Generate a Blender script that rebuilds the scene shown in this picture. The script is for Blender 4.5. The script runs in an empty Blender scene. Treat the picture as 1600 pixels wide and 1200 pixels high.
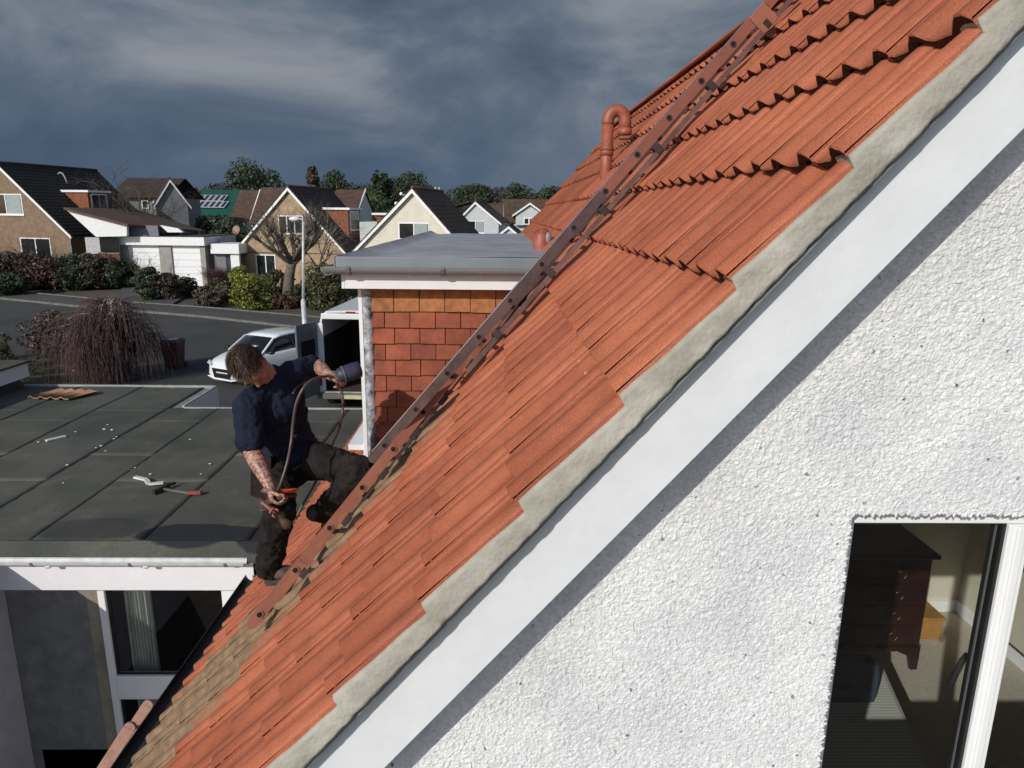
import bpy, bmesh, math, random
import numpy as np
from mathutils import Vector, Matrix, Euler

S = bpy.context.scene
COL = S.collection
PI = math.pi
random.seed(7)

# ---------------------------------------------------------------- camera
CAM_F = 1109.0                      # focal length in pixels of a 1600 px wide picture
cp, ca, cr, TH = [math.radians(v) for v in (13.57, -1.09, 0.63, 48.76)]
R0 = Vector((math.cos(ca), math.sin(ca), 0))
FW = Vector((-math.sin(ca)*math.cos(cp), math.cos(ca)*math.cos(cp), -math.sin(cp)))
R2 = Vector((-math.sin(ca)*math.sin(cp), math.cos(ca)*math.sin(cp), math.cos(cp)))
RT = R0*math.cos(cr) + R2*math.sin(cr)
UP = R2*math.cos(cr) - R0*math.sin(cr)
EYE = Vector((0, 0, 5.5))
cam_d = bpy.data.cameras.new('camera')
cam = bpy.data.objects.new('camera', cam_d)
COL.objects.link(cam)
cam.matrix_world = Matrix(((RT.x, UP.x, -FW.x, EYE.x), (RT.y, UP.y, -FW.y, EYE.y), (RT.z, UP.z, -FW.z, EYE.z), (0, 0, 0, 1)))
cam_d.sensor_fit = 'HORIZONTAL'
cam_d.sensor_width = 36.0
cam_d.lens = 36.0*CAM_F/1600.0
cam_d.clip_start = 0.05
cam_d.clip_end = 4000
S.camera = cam

# ---------------------------------------------------------------- sun and sky
SUN_DIR = Vector((0.69, 1.0, -0.60)).normalized()          # the way the light travels
TO_SUN = -SUN_DIR
sun_el = math.asin(TO_SUN.z)
sd = bpy.data.lights.new('sun', 'SUN')
sd.energy = 3.4
sd.angle = math.radians(0.55)
sd.color = (1.0, 0.955, 0.885)
sun = bpy.data.objects.new('sun', sd)
COL.objects.link(sun)
sun.rotation_euler = SUN_DIR.to_track_quat('-Z', 'Y').to_euler()
sun.location = (-20, -40, 30)

W = bpy.data.worlds.new('World')
S.world = W
W.use_nodes = True
nt = W.node_tree
for n_ in list(nt.nodes): nt.nodes.remove(n_)
def N(t, **kw):
    n_ = nt.nodes.new(t)
    for k, v in kw.items(): setattr(n_, k, v)
    return n_
out = N('ShaderNodeOutputWorld'); bg = N('ShaderNodeBackground')
sky = N('ShaderNodeTexSky', sky_type='NISHITA'); sky.sun_disc = False
sky.sun_elevation = sun_el
sky.sun_rotation = math.atan2(TO_SUN.x, TO_SUN.y)
sky.dust_density = 0.6
tc = N('ShaderNodeTexCoord')
mp = N('ShaderNodeMapping'); mp.inputs['Scale'].default_value = (1.0, 1.0, 2.4); mp.inputs['Location'].default_value = (0.35, 0.2, 0.1)
nz = N('ShaderNodeTexNoise'); nz.inputs['Scale'].default_value = 2.9; nz.inputs['Detail'].default_value = 8; nz.inputs['Roughness'].default_value = 0.56
nz.inputs['Distortion'].default_value = 0.55
cr_ = N('ShaderNodeValToRGB')
e = cr_.color_ramp.elements
e[0].position = 0.38; e[0].color = (0.062, 0.092, 0.142, 1)
e[1].position = 0.70; e[1].color = (0.26, 0.285, 0.32, 1)
m_ = cr_.color_ramp.elements.new(0.52); m_.color = (0.112, 0.150, 0.205, 1)
# darker, bluer band towards the horizon
sep = N('ShaderNodeSeparateXYZ')
mr = N('ShaderNodeMapRange'); mr.inputs['From Min'].default_value = 0.0; mr.inputs['From Max'].default_value = 0.16
mixh = N('ShaderNodeMixRGB'); mixh.inputs['Color1'].default_value = (0.068, 0.106, 0.172, 1)
hz = N('ShaderNodeMath', operation='MULTIPLY_ADD'); hz.inputs[1].default_value = 0.75; hz.inputs[2].default_value = 0.25
vs = N('ShaderNodeVectorMath', operation='SCALE'); vs.inputs['Scale'].default_value = 0.11
my = N('ShaderNodeMapRange'); my.inputs['From Min'].default_value = -0.25; my.inputs['From Max'].default_value = 0.35
mx = N('ShaderNodeMixRGB')
L = nt.links.new
L(tc.outputs['Generated'], mp.inputs['Vector']); L(mp.outputs['Vector'], nz.inputs['Vector']); L(nz.outputs['Fac'], cr_.inputs['Fac'])
L(tc.outputs['Generated'], sep.inputs[0]); L(sep.outputs['Z'], mr.inputs['Value']); L(mr.outputs[0], hz.inputs[0]); L(hz.outputs[0], mixh.inputs['Fac'])
L(cr_.outputs['Color'], mixh.inputs['Color2'])
L(sky.outputs[0], vs.inputs[0]); L(sep.outputs['Y'], my.inputs['Value']); L(my.outputs[0], mx.inputs['Fac'])
L(vs.outputs[0], mx.inputs['Color1']); L(mixh.outputs[0], mx.inputs['Color2'])
L(mx.outputs[0], bg.inputs['Color']); bg.inputs['Strength'].default_value = 1.0
L(bg.outputs[0], out.inputs['Surface'])

S.view_settings.view_transform = 'Standard'
S.view_settings.look = 'None'
S.view_settings.exposure = 0.0
S.view_settings.gamma = 1.0
S.render.engine = 'CYCLES'

# ---------------------------------------------------------------- helpers
NR = Vector((-math.sin(TH), 0, math.cos(TH)))               # normal of the big roof slope
SL = Vector((math.cos(TH), 0, math.sin(TH)))                # up the slope
C0 = -0.4505
def ray(px, py): return FW + RT*((px-800)/CAM_F) + UP*((600-py)/CAM_F)
def P(px, py, Y): r = ray(px, py); return EYE + r*(Y/r.y)    # the point at depth Y seen there
def G(px, py, Z=0.0): r = ray(px, py); return EYE + r*((Z-EYE.z)/r.z)
def RF(px, py, h=0.0): r = ray(px, py); return EYE + r*((C0+h)/r.dot(NR))
def rp(s, y, h=0.0):
    """point of the big roof: s metres up the slope from x=-0.423, depth y, h above the tile crests"""
    b = Vector((-0.423, y, 4.333)); return b + SL*s + NR*h

MATS = {}
def M(name, col, rough=0.7, var=0.12, vs_=6.0, bump=0.0, bs=40.0, metal=0.0, col2=None, spec=0.5, island=0.0, coat=0.0, emit=None, detail=6, bdist=0.01):
    if name in MATS: return MATS[name]
    m = bpy.data.materials.new(name); m.use_nodes = True
    t = m.node_tree; b = t.nodes['Principled BSDF']
    b.inputs['Roughness'].default_value = rough; b.inputs['Metallic'].default_value = metal
    b.inputs['Specular IOR Level'].default_value = spec
    if coat: b.inputs['Coat Weight'].default_value = coat
    tcn = t.nodes.new('ShaderNodeTexCoord')
    n1 = t.nodes.new('ShaderNodeTexNoise'); n1.inputs['Scale'].default_value = vs_; n1.inputs['Detail'].default_value = detail
    n1.inputs['Roughness'].default_value = 0.65
    t.links.new(tcn.outputs['Object'], n1.inputs['Vector'])
    rmp = t.nodes.new('ShaderNodeValToRGB')
    c2 = col2 if col2 else tuple(c*(1+var*2.2) for c in col)
    c1 = col if col2 else tuple(c*(1-var*1.6) for c in col)
    rmp.color_ramp.elements[0].position = 0.33; rmp.color_ramp.elements[0].color = (*c1, 1)
    rmp.color_ramp.elements[1].position = 0.68; rmp.color_ramp.elements[1].color = (*c2, 1)
    t.links.new(n1.outputs['Fac'], rmp.inputs['Fac'])
    last = rmp.outputs['Color']
    if island:
        ge = t.nodes.new('ShaderNodeNewGeometry'); hsv = t.nodes.new('ShaderNodeHueSaturation')
        mr2 = t.nodes.new('ShaderNodeMapRange'); mr2.inputs['To Min'].default_value = 1-island; mr2.inputs['To Max'].default_value = 1+island
        t.links.new(ge.outputs['Random Per Island'], mr2.inputs['Value']); t.links.new(mr2.outputs[0], hsv.inputs['Value'])
        t.links.new(last, hsv.inputs['Color']); last = hsv.outputs['Color']
    t.links.new(last, b.inputs['Base Color'])
    if bump:
        n2 = t.nodes.new('ShaderNodeTexNoise'); n2.inputs['Scale'].default_value = bs; n2.inputs['Detail'].default_value = 5
        t.links.new(tcn.outputs['Object'], n2.inputs['Vector'])
        bp = t.nodes.new('ShaderNodeBump'); bp.inputs['Strength'].default_value = bump; bp.inputs['Distance'].default_value = bdist
        t.links.new(n2.outputs['Fac'], bp.inputs['Height']); t.links.new(bp.outputs['Normal'], b.inputs['Normal'])
    MATS[name] = m
    return m

def glass(name='window_glass', tint=(0.93, 0.96, 0.96), refl=1.0):
    if name in MATS: return MATS[name]
    m = bpy.data.materials.new(name); m.use_nodes = True; t = m.node_tree
    for q in list(t.nodes): t.nodes.remove(q)
    o = t.nodes.new('ShaderNodeOutputMaterial'); tr = t.nodes.new('ShaderNodeBsdfTransparent'); gl = t.nodes.new('ShaderNodeBsdfGlossy')
    gl.inputs['Roughness'].default_value = 0.01; tr.inputs['Color'].default_value = (*tint, 1)
    mi = t.nodes.new('ShaderNodeMixShader')
    mi.inputs[0].default_value = .13*refl; t.links.new(tr.outputs[0], mi.inputs[1]); t.links.new(gl.outputs[0], mi.inputs[2])
    t.links.new(mi.outputs[0], o.inputs['Surface'])
    MATS[name] = m
    return m

class MB:
    """collects world-space geometry"""
    def __init__(s): s.v = []; s.f = []; s.sm = []
    def add(s, vs, fs, smooth=False):
        o = len(s.v); s.v += [Vector(v) for v in vs]; s.f += [tuple(i+o for i in f) for f in fs]; s.sm += [smooth]*len(fs); return s
    def hexa(s, p):     # 8 corners: bottom 0-3 ccw, top 4-7 ccw
        return s.add(p, [(3, 2, 1, 0), (4, 5, 6, 7), (0, 1, 5, 4), (1, 2, 6, 5), (2, 3, 7, 6), (3, 0, 4, 7)])
    def box(s, x0, x1, y0, y1, z0, z1, rot=0, c=None):
        p = [Vector(q) for q in ((x0, y0, z0), (x1, y0, z0), (x1, y1, z0), (x0, y1, z0), (x0, y0, z1), (x1, y0, z1), (x1, y1, z1), (x0, y1, z1))]
        if rot:
            c = Vector(c) if c else Vector(((x0+x1)/2, (y0+y1)/2, 0)); R_ = Matrix.Rotation(rot, 3, 'Z'); p = [R_@(q-c)+c for q in p]
        return s.hexa(p)
    def obox(s, o, ax, ay, az, a, b, c):
        """box spanned along unit axes ax, ay, az over ranges a, b, c from o"""
        o = Vector(o); q = lambda i, j, k: o+Vector(ax)*i+Vector(ay)*j+Vector(az)*k
        return s.hexa([q(a[0], b[0], c[0]), q(a[1], b[0], c[0]), q(a[1], b[1], c[0]), q(a[0], b[1], c[0]),
                       q(a[0], b[0], c[1]), q(a[1], b[0], c[1]), q(a[1], b[1], c[1]), q(a[0], b[1], c[1])])
    def bar(s, a, b, w, h, up=(0, 0, 1)):
        a = Vector(a); b = Vector(b); d = (b-a); L_ = d.length; d.normalize(); u = Vector(up); sd_ = d.cross(u).normalized(); u = sd_.cross(d).normalized()
        return s.obox(a, d, sd_, u, (0, L_), (-w/2, w/2), (-h/2, h/2))
    def tube(s, pts, r, n=10, caps=True):
        pts = [Vector(p_) for p_ in pts]; rs = r if isinstance(r, (list, tuple)) else [r]*len(pts)
        o = len(s.v); prev = None
        for i, p_ in enumerate(pts):
            d = (pts[min(i+1, len(pts)-1)]-pts[max(i-1, 0)])
            if d.length < 1e-9: d = Vector((0, 0, 1))
            d.normalize()
            if prev is None:
                u = d.orthogonal().normalized()
            else:
                u = (prev-d*prev.dot(d))
                u = u.normalized() if u.length > 1e-6 else d.orthogonal().normalized()
            prev = u; w = d.cross(u)
            for k in range(n):
                a = 2*PI*k/n; s.v.append(p_+(u*math.cos(a)+w*math.sin(a))*rs[i])
        for i in range(len(pts)-1):
            for k in range(n):
                k2 = (k+1) % n; s.f.append((o+i*n+k, o+i*n+k2, o+(i+1)*n+k2, o+(i+1)*n+k)); s.sm.append(True)
        if caps:
            s.f.append(tuple(o+k for k in range(n))[::-1]); s.sm.append(False)
            s.f.append(tuple(o+(len(pts)-1)*n+k for k in range(n))); s.sm.append(False)
        return s
    def ball(s, c, r, n=10, m=7, sc=(1, 1, 1), R_=None):
        c = Vector(c); o = len(s.v)
        for i in range(m+1):
            t = PI*i/m
            for k in range(n):
                a = 2*PI*k/n; q = Vector((math.sin(t)*math.cos(a)*sc[0], math.sin(t)*math.sin(a)*sc[1], math.cos(t)*sc[2]))*r
                if R_: q = R_@q
                s.v.append(c+q)
        for i in range(m):
            for k in range(n):
                k2 = (k+1) % n; s.f.append((o+i*n+k, o+(i+1)*n+k, o+(i+1)*n+k2, o+i*n+k2)); s.sm.append(True)
        return s
    def poly(s, pts): return s.add(pts, [tuple(range(len(pts)))])
    def prism(s, pts, d):
        """closed outline pts pushed along d"""
        n = len(pts); pts = [Vector(p_) for p_ in pts]; d = Vector(d)
        fs = [tuple(range(n))[::-1], tuple(range(n, 2*n))] + [(i, (i+1) % n, n+(i+1) % n, n+i) for i in range(n)]
        return s.add(pts+[p_+d for p_ in pts], fs)

def wloc(o):
    l = Vector((0, 0, 0))
    while o is not None: l = l+Vector(o.location); o = o.parent
    return l

def obj(name, mb, mat, parent=None, bevel=0, smooth=None, local=False, loc=None, fixn=True):
    me = bpy.data.meshes.new(name)
    off = Vector((0, 0, 0)) if local else (wloc(parent) if parent else (Vector(loc) if loc else Vector((0, 0, 0))))
    me.from_pydata([v-off for v in mb.v], [], mb.f)
    if mb.sm and smooth is None: me.polygons.foreach_set('use_smooth', mb.sm)
    elif smooth: me.polygons.foreach_set('use_smooth', [True]*len(mb.f))
    me.update()
    if fixn and len(mb.f) < 60000:
        bm_ = bmesh.new(); bm_.from_mesh(me); bmesh.ops.recalc_face_normals(bm_, faces=bm_.faces); bm_.to_mesh(me); bm_.free()
    if mat: me.materials.append(mat)
    o = bpy.data.objects.new(name, me); COL.objects.link(o)
    if parent: o.parent = parent
    elif not local: o.location = off
    if bevel:
        md = o.modifiers.new('bevel', 'BEVEL'); md.width = bevel; md.segments = 2; md.limit_method = 'ANGLE'; md.angle_limit = math.radians(40)
    return o

def thing(name, label, cat, loc=(0, 0, 0), group=None):
    o = bpy.data.objects.new(name, None); COL.objects.link(o); o.location = Vector(loc); o.empty_display_size = 0.2
    o['label'] = label; o['category'] = cat
    if group: o['group'] = group
    return o
def tag(o, label, cat, group=None):
    o['label'] = label; o['category'] = cat
    if group: o['group'] = group
    return o
def struct(name, mb, mat, kind='structure', **kw):
    o = obj(name, mb, mat, **kw); o['kind'] = kind; return o
def dup(root, loc, rotz=None, label=None, scale=None):
    r = root.copy(); COL.objects.link(r); r.location = loc
    if rotz is not None: r.rotation_euler = (0, 0, rotz)
    if scale: r.scale = scale
    if label: r['label'] = label
    for ch in list(root.children):
        c = ch.copy(); COL.objects.link(c); c.parent = r
        for g in list(ch.children):
            d = g.copy(); COL.objects.link(d); d.parent = c
    return r
def partlabel(o, text): o['label'] = text; return o

WHITE = M('white_upvc', (0.78, 0.79, 0.80), 0.35, 0.015, 3, spec=0.5)
# ================================================================ the white house whose roof is being painted
house = thing('rendered_house', 'white roughcast house in the foreground with a steep terracotta tiled roof', 'house', (1.72, 6.5, 0))
YV, YB, YW = 1.525, 1.576, 1.708       # mortar verge, barge board, wall face
YFAR = 11.55
XR = 1.72
GA = 0.345

# --- tile material: fresh terracotta roof paint, bare tan concrete in the strip not sprayed yet
def tile_material():
    m = bpy.data.materials.new('roof_tile'); m.use_nodes = True; t = m.node_tree; b = t.nodes['Principled BSDF']; l = t.links.new
    b.inputs['Roughness'].default_value = 0.62
    def n(k, **kw):
        q = t.nodes.new(k)
        for a, v in kw.items(): setattr(q, a, v)
        return q
    tc_ = n('ShaderNodeTexCoord'); geo = n('ShaderNodeNewGeometry')
    sp = n('ShaderNodeSeparateXYZ'); l(geo.outputs['Position'], sp.inputs[0])
    big = n('ShaderNodeTexNoise'); big.inputs['Scale'].default_value = 1.7; big.inputs['Detail'].default_value = 7; l(geo.outputs['Position'], big.inputs['Vector'])
    fine = n('ShaderNodeTexNoise'); fine.inputs['Scale'].default_value = 230; fine.inputs['Detail'].default_value = 3; l(geo.outputs['Position'], fine.inputs['Vector'])
    mid = n('ShaderNodeTexNoise'); mid.inputs['Scale'].default_value = 22; mid.inputs['Detail'].default_value = 6; l(geo.outputs['Position'], mid.inputs['Vector'])
    r1 = n('ShaderNodeValToRGB'); l(big.outputs['Fac'], r1.inputs['Fac'])
    r1.color_ramp.elements[0].position = .35; r1.color_ramp.elements[0].color = (.33, .088, .042, 1)
    r1.color_ramp.elements[1].position = .66; r1.color_ramp.elements[1].color = (.45, .136, .064, 1)
    # darker terracotta where a coat is thin
    r2 = n('ShaderNodeValToRGB'); l(mid.outputs['Fac'], r2.inputs['Fac'])
    r2.color_ramp.elements[0].position = .3; r2.color_ramp.elements[0].color = (.84, .81, .78, 1)
    r2.color_ramp.elements[1].position = .6; r2.color_ramp.elements[1].color = (1, 1, 1, 1)
    mu = n('ShaderNodeMixRGB', blend_type='MULTIPLY'); mu.inputs['Fac'].default_value = .8; l(r1.outputs[0], mu.inputs[1]); l(r2.outputs[0], mu.inputs[2])
    # sand grain
    r3 = n('ShaderNodeValToRGB'); l(fine.outputs['Fac'], r3.inputs['Fac'])
    r3.color_ramp.elements[0].position = .35; r3.color_ramp.elements[0].color = (.80, .78, .76, 1)
    r3.color_ramp.elements[1].position = .70; r3.color_ramp.elements[1].color = (1.14, 1.2, 1.25, 1)
    mu2 = n('ShaderNodeMixRGB', blend_type='MULTIPLY'); mu2.inputs['Fac'].default_value = .8; l(mu.outputs[0], mu2.inputs[1]); l(r3.outputs[0], mu2.inputs[2])
    hs = n('ShaderNodeHueSaturation'); mr_ = n('ShaderNodeMapRange'); mr_.inputs['To Min'].default_value = .90; mr_.inputs['To Max'].default_value = 1.10
    l(geo.outputs['Random Per Island'], mr_.inputs['Value']); l(mr_.outputs[0], hs.inputs['Value']); l(mu2.outputs[0], hs.inputs['Color'])
    # bare concrete strip
    tan = n('ShaderNodeValToRGB'); l(mid.outputs['Fac'], tan.inputs['Fac'])
    tan.color_ramp.elements[0].position = .3; tan.color_ramp.elements[0].color = (.165, .100, .055, 1)
    tan.color_ramp.elements[1].position = .7; tan.color_ramp.elements[1].color = (.30, .195, .112, 1)
    # mask in plan: 1 where unpainted.  right border x = xa + slope*(y-2.7), left border beyond the ladder
    def math_(op, a, b_=None, c=None):
        q = n('ShaderNodeMath', operation=op)
        for i, v in enumerate((a, b_, c)):
            if v is None: continue
            if isinstance(v, (int, float)): q.inputs[i].default_value = v
            else: l(v, q.inputs[i])
        return q.outputs[0]
    wob = math_('MULTIPLY_ADD', big.outputs['Fac'], .5, -.25)
    wob2 = math_('MULTIPLY_ADD', mid.outputs['Fac'], .16, -.08)
    x, y = sp.outputs['X'], sp.outputs['Y']
    # near border: y > f(x): from (-1.45,2.62) to (-0.30,3.45)
    f1 = math_('SUBTRACT', math_('ADD', y, math_('ADD', wob, wob2)), math_('MULTIPLY_ADD', math_('ADD', x, 1.45), .72, 2.58))
    a1 = n('ShaderNodeMapRange'); a1.inputs['From Min'].default_value = -.12; a1.inputs['From Max'].default_value = .16; l(f1, a1.inputs['Value'])
    # far border: y < g(x)
    f2 = math_('SUBTRACT', math_('MULTIPLY_ADD', math_('ADD', x, 1.75), .10, 3.92), math_('ADD', y, wob2))
    a2 = n('ShaderNodeMapRange'); a2.inputs['From Min'].default_value = -.05; a2.inputs['From Max'].default_value = .08; l(f2, a2.inputs['Value'])
    f3 = math_('SUBTRACT', -.28, math_('ADD', x, wob))
    a3 = n('ShaderNodeMapRange'); a3.inputs['From Min'].default_value = -.08; a3.inputs['From Max'].default_value = .12; l(f3, a3.inputs['Value'])
    msk = math_('MULTIPLY', math_('MULTIPLY', a1.outputs[0], a2.outputs[0]), a3.outputs[0])
    mk = n('ShaderNodeMixRGB'); l(msk, mk.inputs['Fac']); l(hs.outputs['Color'], mk.inputs[1]); l(tan.outputs[0], mk.inputs[2])
    l(mk.outputs[0], b.inputs['Base Color'])
    bp = n('ShaderNodeBump'); bp.inputs['Strength'].default_value = .55; bp.inputs['Distance'].default_value = .004; l(fine.outputs['Fac'], bp.inputs['Height'])
    bp2 = n('ShaderNodeBump'); bp2.inputs['Strength'].default_value = .10; bp2.inputs['Distance'].default_value = .012; l(mid.outputs['Fac'], bp2.inputs['Height'])
    l(bp2.outputs['Normal'], bp.inputs['Normal']); l(bp.outputs['Normal'], b.inputs['Normal'])
    return m
TILE = tile_material()

def hump(t):
    t = t % 1.0
    if t < .62: return .030*math.sin(PI*t/.62)**1.7
    return .0
def tiles():
    mb = MB(); rr = random.Random(3)
    n = 16
    global BUTT; BUTT = []
    for i in range(-7, 10):
        s0 = GA*i; s1 = s0+GA+.03
        if i == 9: s1 = 2.145/math.cos(TH)+.0   # runs up to the ridge
        off = -.165 if i % 2 else 0.0
        y = YV+.012+off
        while y < YFAR:
            ya, yb = max(y+.0015, YV+.012), min(y+.33-.0025, YFAR)
            if yb-ya > .03:
                h0 = -.0135+rr.uniform(-.0018, .0018); tl = rr.uniform(-.0012, .0012); ds = rr.uniform(-.004, .004); sk = rr.uniform(-.002, .002)
                ys = [ya+(yb-ya)*k/n for k in range(n+1)]
                far = y > 6.5
                if far: ys = ys[::2]
                rows = []
                for (s_, dh) in ((s0+.006, -.031), (s0, -.004), (s0+.003, 0.0), (s1*.5+s0*.5, -.0285*.5*(s1-s0)/GA), (s1, -.0285*(s1-s0)/GA)):
                    row = []
                    for yy in ys:
                        u = (yy-y)/.165
                        h = h0+dh+hump(u+.10)*(1.22-.40*min(1, max(0, (s_-s0)/GA)))+tl*(yy-ya)/.33*2
                        if yy-ya < .012: h += .0035
                        wob = sk*(yy-ya)/.33
                        row.append(rp(s_+ds*(1 if s_ < s0+.1 else 0)+wob*0+ (rr.uniform(-.0012, .0012) if s_ < s0+.02 else 0), yy, h))
                    rows.append(row)
                o = len(mb.v); m_ = len(ys)
                for row in rows: mb.v += row
                for a in range(4):
                    for k in range(m_-1):
                        mb.f.append((o+a*m_+k, o+a*m_+k+1, o+(a+1)*m_+k+1, o+(a+1)*m_+k)); mb.sm.append(a >= 2); BUTT.append(1 if a == 0 else 0)
                # side faces
                for k, dy in ((0, 0), (m_-1, 0)):
                    q = len(mb.v)
                    for a in (1, 3, 4): mb.v.append(rows[a][k]-NR*.016)
                    idx = [o+a*m_+k for a in (1, 3, 4)]
                    mb.f += [(idx[0], idx[1], q+1, q), (idx[1], idx[2], q+2, q+1)]; mb.sm += [False]*2; BUTT += [0, 0]
            y += .33
    return mb
mb = tiles()
roof = obj('roof', mb, TILE, house, fixn=False)
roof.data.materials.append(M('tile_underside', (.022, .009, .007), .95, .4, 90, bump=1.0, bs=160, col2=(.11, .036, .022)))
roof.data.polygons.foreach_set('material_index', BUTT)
# far slope of the roof, deck and ridge
mb = MB()
sr = 2.143/math.cos(TH)
XE = 2*XR+2.1
mb.prism([(XR, YV+.01, 6.72), (XE, YV+.01, 2.40), (XE, YV+.01, 2.30), (XR, YV+.01, 6.60)], (0, YFAR-YV-.01, 0))
obj('roof_far_slope', mb, TILE, house)
mb = MB()
a0, a1 = rp(-2.50, YV+.09, -.075), rp(sr-.02, YV+.09, -.075)
mb.prism([a0, a1, a1-NR*.05, a0-NR*.05], (0, YFAR-YV-.12, 0))
obj('roof_deck', mb, M('dark_underlay', (.02, .018, .016), .9), house)
mb = MB()
ridge_y = YV
while ridge_y < YFAR:
    pts = []
    for k in range(9):
        a = PI*(.12+.76*k/8)
        pts.append(Vector((XR+.125*math.cos(a), ridge_y+.003, 6.70+.115*math.sin(a))))
    inn = [Vector((XR+(p_.x-XR)*.84, p_.y, 6.70+(p_.z-6.70)*.82)) for p_ in pts][::-1]
    mb.prism(pts+inn, (0, .444, 0)); ridge_y += .45
obj('ridge_tiles', mb, TILE, house)

# --- mortar verge, sawtooth top following the undersides of the tiles, rough face
def mortar_mesh():
    mb = MB(); rr = random.Random(5)
    ns, nh = 620, 12
    sa, sb = -2.46, sr-.02
    g = []
    for i in range(ns+1):
        s_ = sa+(sb-sa)*i/ns; fr = (s_/GA) % 1.0
        top = -.0135-.0285*fr+.002 + .0015*math.sin(s_*31)*math.sin(s_*7)
        bot = -.088+.001*math.sin(s_*5+1)+.0006*math.sin(s_*61)+.0008*math.sin(s_*111)+rr.uniform(-.0006, .0006)
        for j in range(nh+1):
            h = bot+(top-bot)*j/nh
            w = .0016*math.sin(s_*3+h*30)+.0006*math.sin(s_*33-h*90)+.0006*math.sin(s_*71+h*140+2*math.sin(s_*19))+rr.uniform(-.0005, .0005)
            e_ = .008*(1 if j in (0, nh) else 0)
            g.append(rp(s_, YV-.004+w+e_+.006*(j/nh)**2, h))
    o = 0; mb.v = g
    for i in range(ns):
        for j in range(nh):
            a = i*(nh+1)+j; mb.f.append((a, a+nh+1, a+nh+2, a+1)); mb.sm.append(True)
    # back of the bedding, closes the strip
    b0 = len(mb.v)
    for i in range(ns+1):
        a = i*(nh+1); mb.v += [g[a]+Vector((0, .06, 0)), g[a+nh]+Vector((0, .06, 0))]
    for i in range(ns):
        a = i*(nh+1); b = b0+2*i
        mb.f += [(a, b, b+2, a+nh+1), (a+nh, a+2*nh+1, b+3, b+1)]; mb.sm += [False]*2
    return mb
MORTAR = M('cement_mortar', (.27, .25, .205), .95, .2, 6, bump=.6, bs=95, col2=(.46, .44, .385), detail=14, bdist=.006)
obj('mortar_verge', mortar_mesh(), MORTAR, house, fixn=False)
mb = MB(); mb.obox(rp(0, YV, 0), SL, (0, 1, 0), NR, (-2.46, sr-.02), (.012, .13), (-.098, -.091))
obj('undercloak', mb, M('grey_undercloak', (.20, .20, .20), .85, .1), house)
# --- barge board and soffit
mb = MB(); mb.obox(rp(0, YB, 0), SL, (0, 1, 0), NR, (-2.40, sr-.05), (0, .025), (-.262, -.095))
barge = obj('barge_board', mb, M('white_barge_paint', (.69, .705, .73), .42, .02, 9, bump=.12, bs=35), house)
mb = MB(); mb.obox(rp(0, YB, 0), SL, (0, 1, 0), NR, (-2.40, sr-.05), (.025, .262), (-.252, -.235))
obj('soffit', mb, M('white_soffit', (.70, .71, .72), .5, .02), house)
mb = MB()
for sgn in (1,):
    p0 = Vector((XR, YB, 6.42)); mb.prism([(XR, YB, 6.62), (XR, YB, 6.43), (XE-.1, YB, 2.13), (XE-.1, YB, 2.32)], (0, .025, 0))
obj('barge_board', mb, MATS['white_barge_paint'], house)

# --- harled gable wall: real stone relief round the window, plain beyond
def worley_relief(x, z, cell, seed, keepf=1.0):
    """heights of angular stone chips: every chip is a tilted facet with a sharp rim"""
    rs = np.random.RandomState(seed); n = 512
    jx, jz, jh, gx_, gz_ = (rs.rand(n, n) for _ in range(5))
    gx, gz = np.floor(x/cell).astype(int), np.floor(z/cell).astype(int)
    best = np.full_like(x, 9.0); second = np.full_like(x, 9.0); hh = np.zeros_like(x)
    for dx in (-1, 0, 1):
        for dz in (-1, 0, 1):
            ix, iz = (gx+dx) % n, (gz+dz) % n
            ex, ez = x-(gx+dx+jx[ix, iz])*cell, z-(gz+dz+jz[ix, iz])*cell
            d = np.sqrt(ex*ex*(.6+.8*gx_[ix, iz])+ez*ez)/cell
            h = .25+.75*jh[ix, iz]+((gx_[ix, iz]-.5)*ex+(gz_[ix, iz]-.5)*ez)/cell*1.3
            near = d < best
            second = np.where(near, best, np.minimum(second, d)); hh = np.where(near, h, hh); best = np.where(near, d, best)
    return hh*np.clip((second-best)*5, 0, 1)**.6
KW = YW/1.87
WX0, WX1, WZ0, WZ1 = 1.012*KW, 2.05, 3.70, 5.5-.828*KW     # window opening
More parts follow.
